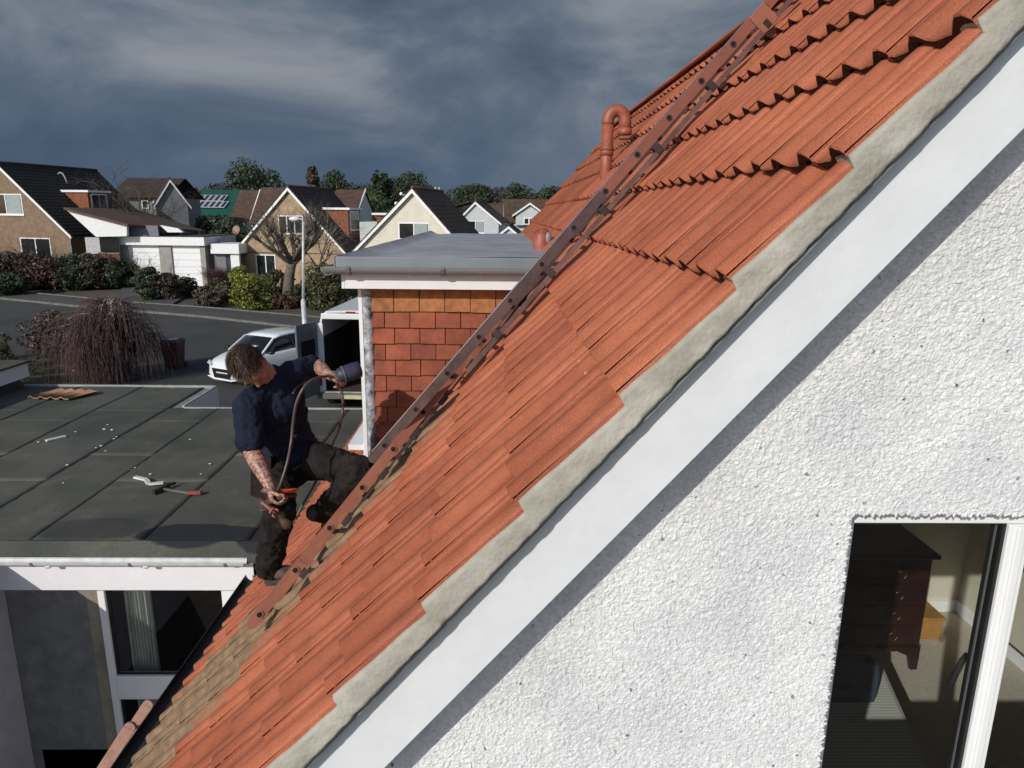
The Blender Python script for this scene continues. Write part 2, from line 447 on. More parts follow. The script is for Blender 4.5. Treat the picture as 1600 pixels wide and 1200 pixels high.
def harl():
    st = .0033
    xs = np.arange(-.62, 2.30, st); zs = np.arange(3.45, 6.05, st)
    X, Z = np.meshgrid(xs, zs, indexing='ij')
    h = .0038*worley_relief(X, Z, .0100, 1)+.0026*worley_relief(X+3, Z+1, .0150, 2)
    h += .0022*np.sin(X*9+Z*4)*np.sin(Z*11-X*3)
    rs = np.random.RandomState(4)
    Xj, Zj = X+rs.uniform(-.001, .001, X.shape), Z+rs.uniform(-.001, .001, X.shape)
    edge = .0045*np.sin(Z*230+np.sin(Z*90)*2)+.003*np.sin(Z*610)
    Xin = np.minimum(Xj, WX0+edge)                       # left edge of the opening
    keep = ~((X > WX0+.004) & (Z < WZ1-.004) & (X < WX1-.004) & (Z > WZ0))
    keep &= Z < (4.333+(X+.423)*math.tan(TH))-.335+.14
    nx, nz_ = X.shape
    idx = -np.ones(X.shape, int)
    v = np.stack([Xj, YW-h, Zj], -1)
    ked = .0045*np.sin(X*230+np.sin(X*90)*2)+.003*np.sin(X*610)
    inband = (X > WX0-.004) & (X < WX1+.004) & (Z >= WZ1-.006) & (Z < WZ1+.004)
    v[..., 2] = np.where(inband, WZ1+ked, v[..., 2])
    inb2 = (X <= WX0+.006) & (X > WX0-.004) & (Z < WZ1)
    v[..., 0] = np.where(inb2, WX0+edge, v[..., 0])
    q = keep[:-1, :-1] & keep[1:, :-1] & keep[:-1, 1:] & keep[1:, 1:]
    used = np.zeros(X.shape, bool)
    used[:-1, :-1] |= q; used[1:, :-1] |= q; used[:-1, 1:] |= q; used[1:, 1:] |= q
    idx[used] = np.arange(used.sum())
    vv = v[used]
    I, J = np.nonzero(q)
    F = np.stack([idx[I, J], idx[I+1, J], idx[I+1, J+1], idx[I, J+1]], 1)
    me = bpy.data.meshes.new('gable_wall')
    off = np.array(wloc(house))
    me.vertices.add(len(vv)); me.vertices.foreach_set('co', (vv-off).ravel())
    me.loops.add(F.size); me.loops.foreach_set('vertex_index', F.ravel())
    me.polygons.add(len(F)); me.polygons.foreach_set('loop_start', np.arange(0, F.size, 4)); me.polygons.foreach_set('loop_total', np.full(len(F), 4))
    me.polygons.foreach_set('use_smooth', np.zeros(len(F), bool))
    me.update(calc_edges=True); me.validate()
    o = bpy.data.objects.new('gable_wall', me); COL.objects.link(o); o.parent = house
    return o
def harl_mat():
    m = bpy.data.materials.new('white_harling'); m.use_nodes = True; t = m.node_tree; b = t.nodes['Principled BSDF']; l = t.links.new
    b.inputs['Roughness'].default_value = .85
    g = t.nodes.new('ShaderNodeNewGeometry')
    v = t.nodes.new('ShaderNodeTexVoronoi'); v.inputs['Scale'].default_value = 125; l(g.outputs['Position'], v.inputs['Vector'])
    sp = t.nodes.new('ShaderNodeSeparateColor'); l(v.outputs['Color'], sp.inputs[0])
    r = t.nodes.new('ShaderNodeValToRGB'); l(sp.outputs[0], r.inputs['Fac'])
    e = r.color_ramp.elements; e[0].position = 0; e[0].color = (.10, .10, .11, 1); e[1].position = .0015; e[1].color = (.62, .625, .635, 1)
    q = e.new(1.0); q.color = (.76, .765, .775, 1)
    n = t.nodes.new('ShaderNodeTexNoise'); n.inputs['Scale'].default_value = 4; n.inputs['Detail'].default_value = 8; l(g.outputs['Position'], n.inputs['Vector'])
    r2 = t.nodes.new('ShaderNodeValToRGB'); r2.color_ramp.elements[0].position = .3; r2.color_ramp.elements[0].color = (.84, .84, .85, 1); r2.color_ramp.elements[1].position = .65; r2.color_ramp.elements[1].color = (1, 1, 1, 1)
    l(n.outputs['Fac'], r2.inputs['Fac'])
    mx_ = t.nodes.new('ShaderNodeMixRGB'); mx_.blend_type = 'MULTIPLY'; mx_.inputs['Fac'].default_value = 1; l(r.outputs[0], mx_.inputs[1]); l(r2.outputs[0], mx_.inputs[2])
    l(mx_.outputs[0], b.inputs['Base Color'])
    n3 = t.nodes.new('ShaderNodeTexNoise'); n3.inputs['Scale'].default_value = 320; l(g.outputs['Position'], n3.inputs['Vector'])
    bp = t.nodes.new('ShaderNodeBump'); bp.inputs['Strength'].default_value = .5; bp.inputs['Distance'].default_value = .003; l(n3.outputs['Fac'], bp.inputs['Height']); l(bp.outputs['Normal'], b.inputs['Normal'])
    return m
HARL = harl_mat()
gw = harl(); gw.data.materials.append(HARL)
# rest of the walls (out of the close view)
mb = MB()
yb_ = YW+.004
def rk(x): return 4.333+(x+.423)*math.tan(TH)-.32
mb.prism([(-2.0, yb_, 0), (5.44, yb_, 0), (5.44, yb_, 2.3), (4.2, yb_, 3.45), (-.62, yb_, 3.45), (-.62, yb_, rk(-.62)), (-2.0, yb_, rk(-2.0))], (0, .15, 0))
mb.prism([(2.31, yb_, 3.46), (4.2, yb_, 3.46), (2.31, yb_, 5.75)], (0, .15, 0))
mb.prism([(WX0-.012, yb_+.01, WZ1+.012), (2.30, yb_+.01, WZ1+.012), (2.30, yb_+.01, 5.7), (XR, yb_+.01, 6.3), (.2, yb_+.01, WZ1+.012)], (0, .15, 0))
mb.prism([(-.6, yb_+.01, 3.46), (WX0-.012, yb_+.01, 3.46), (WX0-.012, yb_+.01, WZ1+.01), (.2, yb_+.01, WZ1+.01), (-.6, yb_+.01, rk(-.6))], (0, .15, 0)); mb.box(WX1+.002, 2.30, yb_+.01, yb_+.16, 3.46, WZ1+.010); mb.box(WX0-.010, WX1, yb_+.01, yb_+.16, 3.46, WZ0-.005)
mb.box(-2.0, -1.85, yb_+.15, YFAR, 0, 2.20); mb.box(5.29, 5.44, yb_+.15, YFAR, 0, 2.20)
mb.box(-2.0, 5.44, YFAR-.15, YFAR, 0, 2.2)
obj('wall', mb, HARL, house)
# reveals of the opening
# --- window
FR = M('white_upvc', ())
def win_part():
    y0 = YW+.050; fz = 4.655
    fr = MB()
    fr.box(WX0+.004, WX0+.038, y0, y0+.07, WZ0, WZ1-.003)            # slim left frame
    fr.box(WX0+.038, WX1, y0+.001, y0+.07, WZ1-.049, WZ1-.004)             # head
    fr.box(WX0+.038, WX1, y0, y0+.07, WZ0, WZ0+.06)                  # sill rail
    fr.box(WX1-.05, WX1, y0+.001, y0+.07, WZ0+.06, WZ1-.028)
    frame = obj('window', fr, WHITE, house, bevel=.003)
    K2 = (y0)/1.905
    def kx(v): return v*K2
    mu = MB()
    mu.box(kx(1.500), kx(1.566), y0-.006, y0+.066, WZ0+.06, WZ1-.050)
    mu.box(kx(1.520), kx(1.546), y0-.016, y0-.0065, WZ0+.06, WZ1-.051)
    obj('mullion', mu, WHITE, frame, bevel=.004)
    ga_ = MB()
    ga_.box(kx(1.488), kx(1.4995), y0+.006, y0+.05, WZ0+.06, WZ1-.051)
    ga_.box(WX0+.038, kx(1.488), y0+.006, y0+.012, WZ1-.054, WZ1-.0495)
    obj('gasket', ga_, M('black_rubber', (.012, .013, .015), .4), frame)
    sp_ = MB(); sp_.box(kx(1.480), kx(1.482), y0+.018, y0+.026, WZ0+.06, WZ1-.056)
    obj('spacer', sp_, M('grey_spacer', (.25, .26, .26), .4, .03, metal=.6), frame)
    for a, b in ((WX0+.038, kx(1.488)), (kx(1.566), WX1-.05)):
        gl = MB(); gl.poly([(a, y0+.022, WZ0+.06), (b, y0+.022, WZ0+.06), (b, y0+.022, WZ1-.050), (a, y0+.022, WZ1-.050)]); obj('pane', gl, glass(), frame)
    q = MB(); q.box(kx(1.532), kx(1.59), y0+.07, y0+.10, WZ0+.05, WZ1-.03)
    obj('inner_frame', q, WHITE, frame, bevel=.003)
    h = MB(); hz_ = P(1533, 1030, y0+.13).z; hx_ = P(1516, 1030, y0+.13).x
    h.box(hx_-.004, hx_+.012, y0+.10, y0+.112, hz_-.03, hz_+.03)
    h.tube([(hx_, y0+.11, hz_), (hx_, y0+.15, hz_), (hx_-.004, y0+.155, hz_-.02), (hx_-.03, y0+.155, hz_-.11)], .009, 10)
    obj('handle', h, M('dark_handle', (.03, .032, .035), .3, .02), frame)
    rv = MB()
    rv.box(WX0-.012, WX0+.0035, YW+.002, YW+.12, WZ0, WZ1+.01); rv.box(WX0-.01, WX1, YW+.003, YW+.12, WZ1-.002, WZ1+.011)
    obj('reveal', rv, M('shaded_reveal', (.36, .37, .385), .8, .04), frame)  # reveal coloured grey for the shade inside the jamb and head
win_part()

# --- eaves gutter
mb = MB(); prof = []
gc = Vector((-2.15, 0, 2.385)); r_o, r_i = .062, .056
for k in range(11):
    a = PI+PI*k/10; prof.append((gc.x+r_o*math.cos(a), gc.z+r_o*math.sin(a)*1.0))
for k in range(10, -1, -1):
    a = PI+PI*k/10; prof.append((gc.x+r_i*math.cos(a), gc.z+r_i*math.sin(a)*1.0))
mb.prism([(x, YV+.05, z) for x, z in prof], (0, 5.70-YV-.05, 0))
gut = obj('gutter', mb, M('black_gutter', (.016, .014, .018), .45, .3, 4, bump=.3, bs=14), house, smooth=False)
mb = MB(); mb.box(-2.085, -2.065, YV+.1, 5.72, 2.15, 2.44)
obj('fascia', mb, M('dark_fascia', (.03, .028, .03), .6), house)
mb = MB(); mb.obox(rp(0, 0, 0), SL, (0, 1, 0), NR, (-2.50, -2.30), (YV+.1, 5.7), (-.0520, -.0480))
obj('eaves_felt', mb, M('black_felt', (.02, .018, .022), .7, .2, bump=.4, bs=12), house)

# --- vent pipes painted with the tiles
PAINT = M('terracotta_paint', (.28, .080, .044), .5, .12, 12, bump=.2, bs=60)
def gooseneck():
    b = P(946, 285, 6.34); x, y = b.x, b.y; z0 = b.z-.25
    mb = MB()
    tp = P(938, 190, 6.34).z
    mb.tube([(x, y, z0), (x, y, tp)], .050, 18)
    mb.tube([(x, y, z0+.47), (x, y, z0+.52)], .057, 18); 
    zc = P(946, 232, 6.34).z; mb.tube([(x, y, zc-.02), (x, y, zc+.02)], .058, 18)
    pts = [(x+.073-.073*math.cos(PI*k/12), y, tp+.073*1.25*math.sin(PI*k/12)) for k in range(13)]
    pts += [(x+.146, y, tp-.08)]
    mb.tube([(x, y, tp-.02)]+pts, .053, 18)
    mb.tube([(x+.146, y, tp-.05), (x+.146, y, tp-.105)], .060, 18)
    g = obj('vent_pipe', mb, PAINT, house)
    q = MB()
    for k in range(14):
        a = 2*PI*k/14; q.bar((x+.146+.048*math.cos(a), y+.048*math.sin(a), tp-.135), (x+.146+.048*math.cos(a), y+.048*math.sin(a), tp-.10), .007, .007)
    q.tube([(x+.146, y, tp-.14), (x+.146, y, tp-.135)], .05, 14)
    obj('grille', q, M('dark_grille', (.03, .02, .018), .6), g)
gooseneck()
def stub():
    b = P(846, 400, 6.0); x, y = b.x, b.y
    mb = MB(); zt = P(846, 358, 6.0).z
    mb.tube([(x, y, b.z-.35), (x, y, b.z)], .060, 20)
    mb.tube([(x, y, b.z-.005), (x, y, b.z+.02), (x, y, zt-.05), (x-.004, y, zt-.015), (x-.01, y, zt), (x-.012, y, zt+.004)], [.074, .076, .074, .060, .03, .004], 20)
    for k in range(7):
        a = PI*(1.15+.5*k/6); mb.bar((x+.070*math.cos(a), y+.07*math.sin(a), zt-.04), (x+.045*math.cos(a), y+.045*math.sin(a), zt-.002), .006, .012)
    obj('vent_cowl', mb, PAINT, house)
    q = MB(); q.ball((x+.048, y-.050, zt-.07), .04, 12, 8, (.8, .6, 1.2)); obj('vent_flap', q, M('grey_plastic', (.22, .21, .21), .45, .1), house)
stub()

# --- dormer with tile-hung cheek, grey glass-fibre roof and gutter
YD = 4.70
DX = -.905
dm = MB()
dm.box(DX+.005, .9, YD+.03, 10.6, 3.5, 5.02)
dorm = obj('dormer', dm, M('grey_render', (.3, .3, .3), .9), house)
def cheek():
    mb = MB(); mo = MB(); rr = random.Random(11)
    zb = [5.012, 4.857, 4.750, 4.642, 4.536, 4.427, 4.319, 4.208, 4.098, 3.985, 3.872, 3.76]
    for i in range(len(zb)-1):
        zt, z0 = zb[i], zb[i+1]
        w = .168; x = DX+.062-(w*.5 if i % 2 else 0.02)
        while x < .75:
            a, b = max(x+.0014+rr.uniform(0, .0012), DX+.060), x+w-.0014+rr.uniform(-.0015, .0005)
            if b-a > .03:
                t = .012+rr.uniform(-.002, .002); dz = rr.uniform(-.0025, .0025); sk = rr.uniform(-.0025, .0025)
                lift = .018
                p = [(a, YD-t-lift, z0+dz), (b, YD-t-lift, z0+dz+sk), (b, YD-lift+.002, z0+dz+sk), (a, YD-lift+.002, z0+dz),
                     (a, YD-t+.004, zt+.012), (b, YD-t+.004, zt+.012), (b, YD+.01, zt+.012), (a, YD+.01, zt+.012)]
                (mo if i == 0 else mb).hexa([Vector(q) for q in p])
            x += w
    c = obj('cheek_tiles', mb, M('red_hung_tile', (.235, .062, .030), .8, .16, 9, bump=.5, bs=120, island=.16), dorm, bevel=.003)
    c2 = obj('cheek_tiles', mo, M('orange_hung_tile', (.31, .115, .036), .7, .22, 11, bump=.4, bs=120, island=.14), dorm, bevel=.003)
    partlabel(c2, 'orange brown top row of hung tiles')
    b_ = MB(); b_.box(DX+.05, .9, YD+.012, YD+.028, 3.5, 5.01); obj('cheek_backing', b_, M('dark_underlay', ()), dorm)
cheek()
def lead_mat():
    return M('lead_flashing', (.06, .065, .085), .5, .1, 22, bump=.5, bs=30, col2=(.56, .57, .60), metal=.15, detail=9)
mb = MB(); rr = random.Random(4)
zs_ = [3.55+(5.005-3.55)*k/60 for k in range(61)]
o = len(mb.v)
for z in zs_:
    wv = .008*math.sin(z*58)+.004*math.sin(z*23)
    mb.v += [Vector((DX+.004, YD-.024, z)), Vector((DX+.030, YD-.034+wv*.6, z)), Vector((DX+.060+wv*.35, YD-.030+wv*.5, z)), Vector((DX+.07, YD-.006, z))]
for k in range(60):
    for j in range(3): mb.f.append((4*k+j, 4*k+j+1, 4*k+j+5, 4*k+j+4)); mb.sm.append(True)
obj('lead_flashing', mb, lead_mat(), dorm, fixn=False)
mb = MB(); mb.box(DX-.022, DX+.003, YD-.028, YD+.02, 3.55, 5.008)
mb.box(DX-.03, DX-.0225, YD-.01, 10.4, 3.55, 3.95)
obj('corner_trim', mb, WHITE, dorm, bevel=.002)
# front of the dormer: window wall and sill
mb = MB(); mb.box(DX-.012, DX+.0045, YD+.021, 10.4, 3.96, 5.01); obj('window_frame', mb, WHITE, dorm)
for k in range(4):
    g_ = MB(); g_.box(DX-.018, DX-.0125, YD+.25+k*1.35, YD+1.45+k*1.35, 4.12, 4.92); obj('pane', g_, M('dark_glass', (.015, .018, .02), .05, .02), dorm)
mb = MB(); mb.box(DX-.14, DX-.031, YD+.02, 10.4, 3.88, 3.92); obj('sill', mb, WHITE, dorm)
# fascia
mb = MB(); mb.box(-.985, .55, 4.556, 4.578, 5.018, 5.112); mb.box(-1.005, -.986, 4.556, 10.7, 5.018, 5.112)
obj('dormer_fascia', mb, M('white_fascia', (.76, .75, .77), .3, .02, spec=.5), dorm, bevel=.002)
mb = MB(); mb.box(-.98, .5, 4.579, YD+.029, 5.022, 5.030); obj('dormer_soffit', mb, WHITE, dorm)
# glass fibre roof with a raised drip edge
GRP = M('grey_glassfibre', (.27, .275, .295), .42, .12, 3, bump=.25, bs=5, col2=(.43, .43, .46), spec=.5, bdist=.03)
mb = MB()
zt0 = 5.178
def dome(x, y): return zt0+.03*min(1, (x+1.03)/.5)*min(1, (y-4.54)/.5)*min(1, (10.9-y)/.5)+.004*math.sin(x*5+y*3)
nx_, ny_ = 22, 60
o = len(mb.v)
for i in range(nx_+1):
    for j in range(ny_+1):
        x = -1.03+1.9*i/nx_; y = 4.54+6.36*j/ny_; mb.v.append(Vector((x, y, dome(x, y)+(.045 if (i == 0 or j == 0) else 0))))
for i in range(nx_):
    for j in range(ny_):
        a = o+i*(ny_+1)+j; mb.f.append((a, a+ny_+1, a+ny_+2, a+1)); mb.sm.append(True)
obj('dormer_roof', mb, GRP, dorm, fixn=False)
mb = MB(); mb.box(-1.032, .56, 4.530, 4.552, 5.150, 5.2225); mb.box(-1.045, -1.033, 4.53, 10.9, 5.150, 5.2225); mb.box(-1.03, .5, 4.53, 10.9, 5.113, 5.149)
obj('drip_edge', mb, M('grey_grp_trim', (.20, .225, .245), .35, .05, 4), dorm, bevel=.006)
def half_gutter(p0, p1, r=.045, t=.004):
    p0, p1 = Vector(p0), Vector(p1); d = (p1-p0); s = Vector((0, 0, 1)).cross(d).normalized(); pr_ = []
    for k in range(13):
        a = PI+PI*k/12; pr_.append((r*math.cos(a), r*math.sin(a)))
    for k in range(12, -1, -1):
        a = PI+PI*k/12; pr_.append(((r-t)*math.cos(a), (r-t)*math.sin(a)))
    m_ = MB(); m_.prism([p0+s*a+Vector((0, 0, b)) for a, b in pr_], d)
    return m_
GG = M('grey_gutter', (.19, .19, .195), .35, .06, 10)
mb = half_gutter((-1.11, 4.50, 5.158), (.36, 4.50, 5.158))
mb2 = half_gutter((-1.065, 4.47, 5.156), (-1.065, 10.6, 5.156)); mb.v += mb2.v; n0 = len(mb.v)-len(mb2.v); mb.f += [tuple(i+n0 for i in f) for f in mb2.f]; mb.sm += mb2.sm
dg = obj('dormer_gutter', mb, GG, dorm, smooth=False)
for x in (-.94, -.355):
    q = half_gutter((x-.012, 4.50, 5.158), (x+.012, 4.50, 5.158), .051, .005); q.box(x-.012, x+.012, 4.445, 4.455, 5.15, 5.168)
    obj('gutter_clip', q, M('grey_clip', (.15, .15, .155), .4), dg)
# ================================================================ flat-roofed extension beside the house
ext = thing('flat_roof_extension', 'flat roofed extension covered in grey green mineral felt beside the steep tiled roof', 'extension', (-4.5, 8.5, 0))
def felt_mat():
    m = bpy.data.materials.new('mineral_felt'); m.use_nodes = True; t = m.node_tree; b = t.nodes['Principled BSDF']; l = t.links.new
    b.inputs['Roughness'].default_value = .95; b.inputs['Specular IOR Level'].default_value = .25
    g = t.nodes.new('ShaderNodeNewGeometry')
    def noise(sc, d=6, dist=0):
        n = t.nodes.new('ShaderNodeTexNoise'); n.inputs['Scale'].default_value = sc; n.inputs['Detail'].default_value = d; n.inputs['Distortion'].default_value = dist
        l(g.outputs['Position'], n.inputs['Vector']); return n
    def ramp(src, p0, c0, p1, c1):
        r = t.nodes.new('ShaderNodeValToRGB'); r.color_ramp.elements[0].position = p0; r.color_ramp.elements[0].color = (*c0, 1)
        r.color_ramp.elements[1].position = p1; r.color_ramp.elements[1].color = (*c1, 1); l(src, r.inputs['Fac']); return r.outputs[0]
    def mul(a, c, f=1.0, mode='MULTIPLY'):
        x = t.nodes.new('ShaderNodeMixRGB'); x.blend_type = mode; x.inputs['Fac'].default_value = f; l(a, x.inputs[1]); l(c, x.inputs[2]); return x.outputs[0]
    base = ramp(noise(.9, 8, .4).outputs['Fac'], .35, (.058, .062, .053), .68, (.108, .108, .093))
    f = ramp(noise(140, 2).outputs['Fac'], .3, (.55, .55, .55), .7, (1.5, 1.5, 1.5)); base = mul(base, f, .8)
    st_ = ramp(noise(3.5, 9, .8).outputs['Fac'], .55, (1, 1, 1), .8, (1.5, 1.38, 1.2)); base = mul(base, st_, .8)
    # wet patches where water stands near the front edge
    sp = t.nodes.new('ShaderNodeSeparateXYZ'); l(g.outputs['Position'], sp.inputs[0])
    acc = None
    for cx_, cy_, rx, ry in ((-2.75, 6.05, .62, .24), (-3.75, 6.15, .50, .26), (-2.1, 6.0, .35, .22)):
        a = t.nodes.new('ShaderNodeMath'); a.operation = 'MULTIPLY_ADD'; a.inputs[1].default_value = 1/rx; a.inputs[2].default_value = -cx_/rx; l(sp.outputs['X'], a.inputs[0])
        c = t.nodes.new('ShaderNodeMath'); c.operation = 'MULTIPLY_ADD'; c.inputs[1].default_value = 1/ry; c.inputs[2].default_value = -cy_/ry; l(sp.outputs['Y'], c.inputs[0])
        v = t.nodes.new('ShaderNodeCombineXYZ'); l(a.outputs[0], v.inputs[0]); l(c.outputs[0], v.inputs[1])
        ln = t.nodes.new('ShaderNodeVectorMath'); ln.operation = 'LENGTH'; l(v.outputs[0], ln.inputs[0])
        wn = t.nodes.new('ShaderNodeMath'); wn.operation = 'MULTIPLY_ADD'; wn.inputs[1].default_value = .55; l(noise(2.6, 5).outputs['Fac'], wn.inputs[0]); l(ln.outputs['Value'], wn.inputs[2])
        r = t.nodes.new('ShaderNodeMapRange'); r.inputs['From Min'].default_value = 1.30; r.inputs['From Max'].default_value = 1.22; l(wn.outputs[0], r.inputs['Value'])
        k = t.nodes.new('ShaderNodeMath'); k.operation = 'MULTIPLY'; k.inputs[1].default_value = 1.0 if cx_ > -3 else .45; l(r.outputs[0], k.inputs[0])
        if acc is None: acc = k.outputs[0]
        else:
            q = t.nodes.new('ShaderNodeMath'); q.operation = 'MAXIMUM'; l(acc, q.inputs[0]); l(k.outputs[0], q.inputs[1]); acc = q.outputs[0]
    mixw = t.nodes.new('ShaderNodeMixRGB'); l(acc, mixw.inputs['Fac']); l(base, mixw.inputs[1]); mixw.inputs[2].default_value = (.024, .027, .033, 1)
    l(mixw.outputs[0], b.inputs['Base Color'])
    bp = t.nodes.new('ShaderNodeBump'); bp.inputs['Strength'].default_value = .6; bp.inputs['Distance'].default_value = .004; l(noise(160, 2).outputs['Fac'], bp.inputs['Height']); l(bp.outputs['Normal'], b.inputs['Normal'])
    return m
FELT = felt_mat()
ZF = 2.60
def felt_roof():
    """rolls of felt laid front to back with small laps and a few ripples"""
    mb = MB(); rr = random.Random(9)
    def h(x, y): return .004*math.sin(x*3.1+y*1.3)+.003*math.sin(y*5+x)+.0015*math.sin(x*21)
    xs_ = [-7.9, -7.0, -5.98, -4.98, -4.23, -3.24, -2.29, -1.2]
    for k in range(len(xs_)-1):
        xa, xb = xs_[k], xs_[k+1]+.05
        ye = 11.64 if k < 3 else 10.36
        cuts = [5.86] + ([8.2, 9.6] if k % 2 else [7.35, 10.1]) + [ye]
        for c in range(len(cuts)-1):
            ya, yb = cuts[c], cuts[c+1]+(.04 if c < len(cuts)-2 else 0)
            lift = -.0012*k+.006+.002*((c) % 2)
            nx_, ny_ = 14, max(4, int((yb-ya)/.12)); o = len(mb.v)
            for i in range(nx_+1):
                for j in range(ny_+1):
                    x = xa+(xb-xa)*i/nx_; y = ya+(yb-ya)*j/ny_
                    if i == 0: x += .004*math.sin(y*9+k)+.002*math.sin(y*31)
                    ed = -.002*(i == 0)+.0015*(i == nx_)
                    mb.v.append(Vector((x, y, ZF+h(x, y)+lift+ed+.0018*math.sin(y*25+k)*(i < 2))))
            for i in range(nx_):
                for j in range(ny_):
                    a = o+i*(ny_+1)+j; mb.f.append((a, a+ny_+1, a+ny_+2, a+1)); mb.sm.append(True)
            # visible edge of the lap
            for j in range(ny_):
                a, b = o+nx_*(ny_+1)+j+1, o+nx_*(ny_+1)+j; va, vb = mb.v[a], mb.v[b]; q = len(mb.v)
                mb.v += [Vector((va.x, va.y, ZF-.012)), Vector((vb.x, vb.y, ZF-.012))]; mb.f.append((a, b, q+1, q)); mb.sm.append(False)
            for i in range(nx_):
                a, b = o+i*(ny_+1), o+(i+1)*(ny_+1); va, vb = mb.v[a], mb.v[b]; q = len(mb.v)
                mb.v += [Vector((va.x, va.y, ZF-.012)), Vector((vb.x, vb.y, ZF-.012))]; mb.f.append((b, a, q, q+1)); mb.sm.append(False)
    return mb
obj('felt_roof', felt_roof(), FELT, ext, fixn=False)
mb = MB(); mb.box(-7.9, -1.2, 5.9, 10.30, 2.46, 2.588); mb.box(-7.9, -4.76, 10.30, 11.60, 2.46, 2.588)
obj('roof_deck', mb, M('grey_board', (.2, .2, .19), .9), ext)
# front felt kerb that dips into the gutter, in lengths
rr = random.Random(2); mb = MB()
xk = [-7.9, -6.2, -4.35, -3.27, -2.32, -1.9]
for k in range(len(xk)-1):
    a, b = xk[k]+.002, xk[k+1]+.012
    y1 = 5.865; y0 = 5.742; up = .004*(k % 2)
    mb.add([(a, y1+.05, ZF+.008+up), (b, y1+.05, ZF+.006+up), (b, y1, ZF+.022+up), (a, y1, ZF+.024+up), (b, y0, ZF-.090), (a, y0, ZF-.088), (b, y0, ZF-.13), (a, y0, ZF-.128)],
           [(0, 1, 2, 3), (3, 2, 4, 5), (5, 4, 6, 7)])
obj('felt_kerb', mb, FELT, ext, fixn=False)
mb = MB(); mb.box(-7.9, -4.74, 11.60, 11.645, 2.40, 2.635); mb.box(-4.76, -4.715, 10.36, 11.60, 2.40, 2.632); mb.box(-4.714, -1.2, 10.32, 10.362, 2.40, 2.615)
obj('roof_edging', mb, M('pale_edge_trim', (.30, .31, .30), .6, .1), ext, bevel=.004)
mb = MB(); mb.box(-4.714, -4.70, 10.365, 11.60, 2.2, 2.61); mb.box(-4.70, -1.3, 10.363, 10.378, 2.2, 2.57)
obj('rear_fascia', mb, WHITE, ext)
mb = half_gutter((-4.9, 5.695, 2.525), (-2.205, 5.695, 2.525), .052)
eg = obj('gutter', mb, M('white_gutter', (.50, .51, .52), .4, .1, 8), ext, smooth=False)
for x in (-4.02, -3.18, -2.36):
    q = half_gutter((x-.012, 5.695, 2.525), (x+.012, 5.695, 2.525), .0575, .005); obj('gutter_clip', q, M('grey_clip', ()), eg)
for x in (-3.05, -3.89):
    q = MB(); q.ball((x, 5.66, 2.478), .022, 10, 6, (1.4, .5, .7)); obj('gutter_joint', q, MATS['white_gutter'], eg)
mb = MB(); mb.box(-4.44, -2.16, 5.752, 5.775, 2.205, 2.50)
obj('fascia', mb, MATS['white_fascia'], ext)
mb = MB(); mb.box(-4.43, -2.10, 5.776, 6.15, 2.222, 2.232); obj('soffit', mb, WHITE, ext)
# walls
ROUGH = M('grey_roughcast', (.17, .165, .16), .92, .15, 7, bump=1.0, bs=110, col2=(.27, .265, .26), bdist=.012)
mb = MB(); mb.box(-4.44, -3.80, 5.98, 6.10, 0, 2.22); mb.box(-4.44, -2.05, 5.98, 6.10, 0, .35); mb.box(-2.25, -1.9, 5.99, 6.1, .35, 2.22)
mb.box(-7.9, -4.44, 5.98, 6.10, 0, 2.45); mb.box(-7.9, -7.8, 5.88, 11.6, 0, 2.45); mb.box(-7.8, -4.72, 11.45, 11.6, 0, 2.4)
mb.box(-4.86, -4.72, 10.36, 11.45, 0, 2.4); mb.box(-4.72, -1.2, 10.2, 10.35, 0, 2.4)
obj('wall', mb, ROUGH, ext)
mb = MB()
mb.add([(-3.80, 5.975, .3), (-3.70, 6.0, .3), (-3.70, 6.0, 2.22), (-3.80, 5.975, 2.22), (-3.79, 6.10, .3), (-3.70, 6.10, .3), (-3.70, 6.10, 2.22), (-3.79, 6.10, 2.22)],
       [(0, 1, 2, 3), (1, 5, 6, 2), (4, 7, 6, 5)])
obj('stone_margin', mb, M('buff_margin', (.24, .205, .155), .85, .15, 5, bump=.3, bs=50), ext)
YG = 6.03
wf = MB()
wf.box(-3.70, -3.635, YG-.05, YG+.03, .35, 2.222); wf.box(-2.56, -2.24, YG-.05, YG+.03, .35, 2.222)
zr1, zr2 = P(240, 1057, YG-.05).z, P(240, 1093, YG-.05).z
wf.box(-3.635, -2.56, YG-.05, YG+.03, zr2, zr1); wf.box(-3.635, -2.56, YG-.05, YG+.03, .35, .45)
win = obj('window', wf, WHITE, ext, bevel=.006)
q = MB(); q.box(-3.60, -2.6, YG-.054, YG-.051, zr2+.022, zr1-.022); obj('rail_panel', q, WHITE, win, bevel=.002)
q = MB(); q.box(-2.50, -2.33, YG-.054, YG-.051, .5, 2.19); obj('frame_panel', q, WHITE, win, bevel=.002)
for z0, z1 in ((zr1, 2.222), (.45, zr2)):
    q = MB(); q.poly([(-3.635, YG, z0), (-2.56, YG, z0), (-2.56, YG, z1), (-3.635, YG, z1)]); obj('pane', q, glass(), win)
    q = MB(); q.box(-3.635, -3.620, YG-.02, YG-.001, z0, z1); q.box(-3.62, -2.56, YG-.02, YG-.001, z0, z0+.014); obj('gasket', q, MATS['black_rubber'], win)
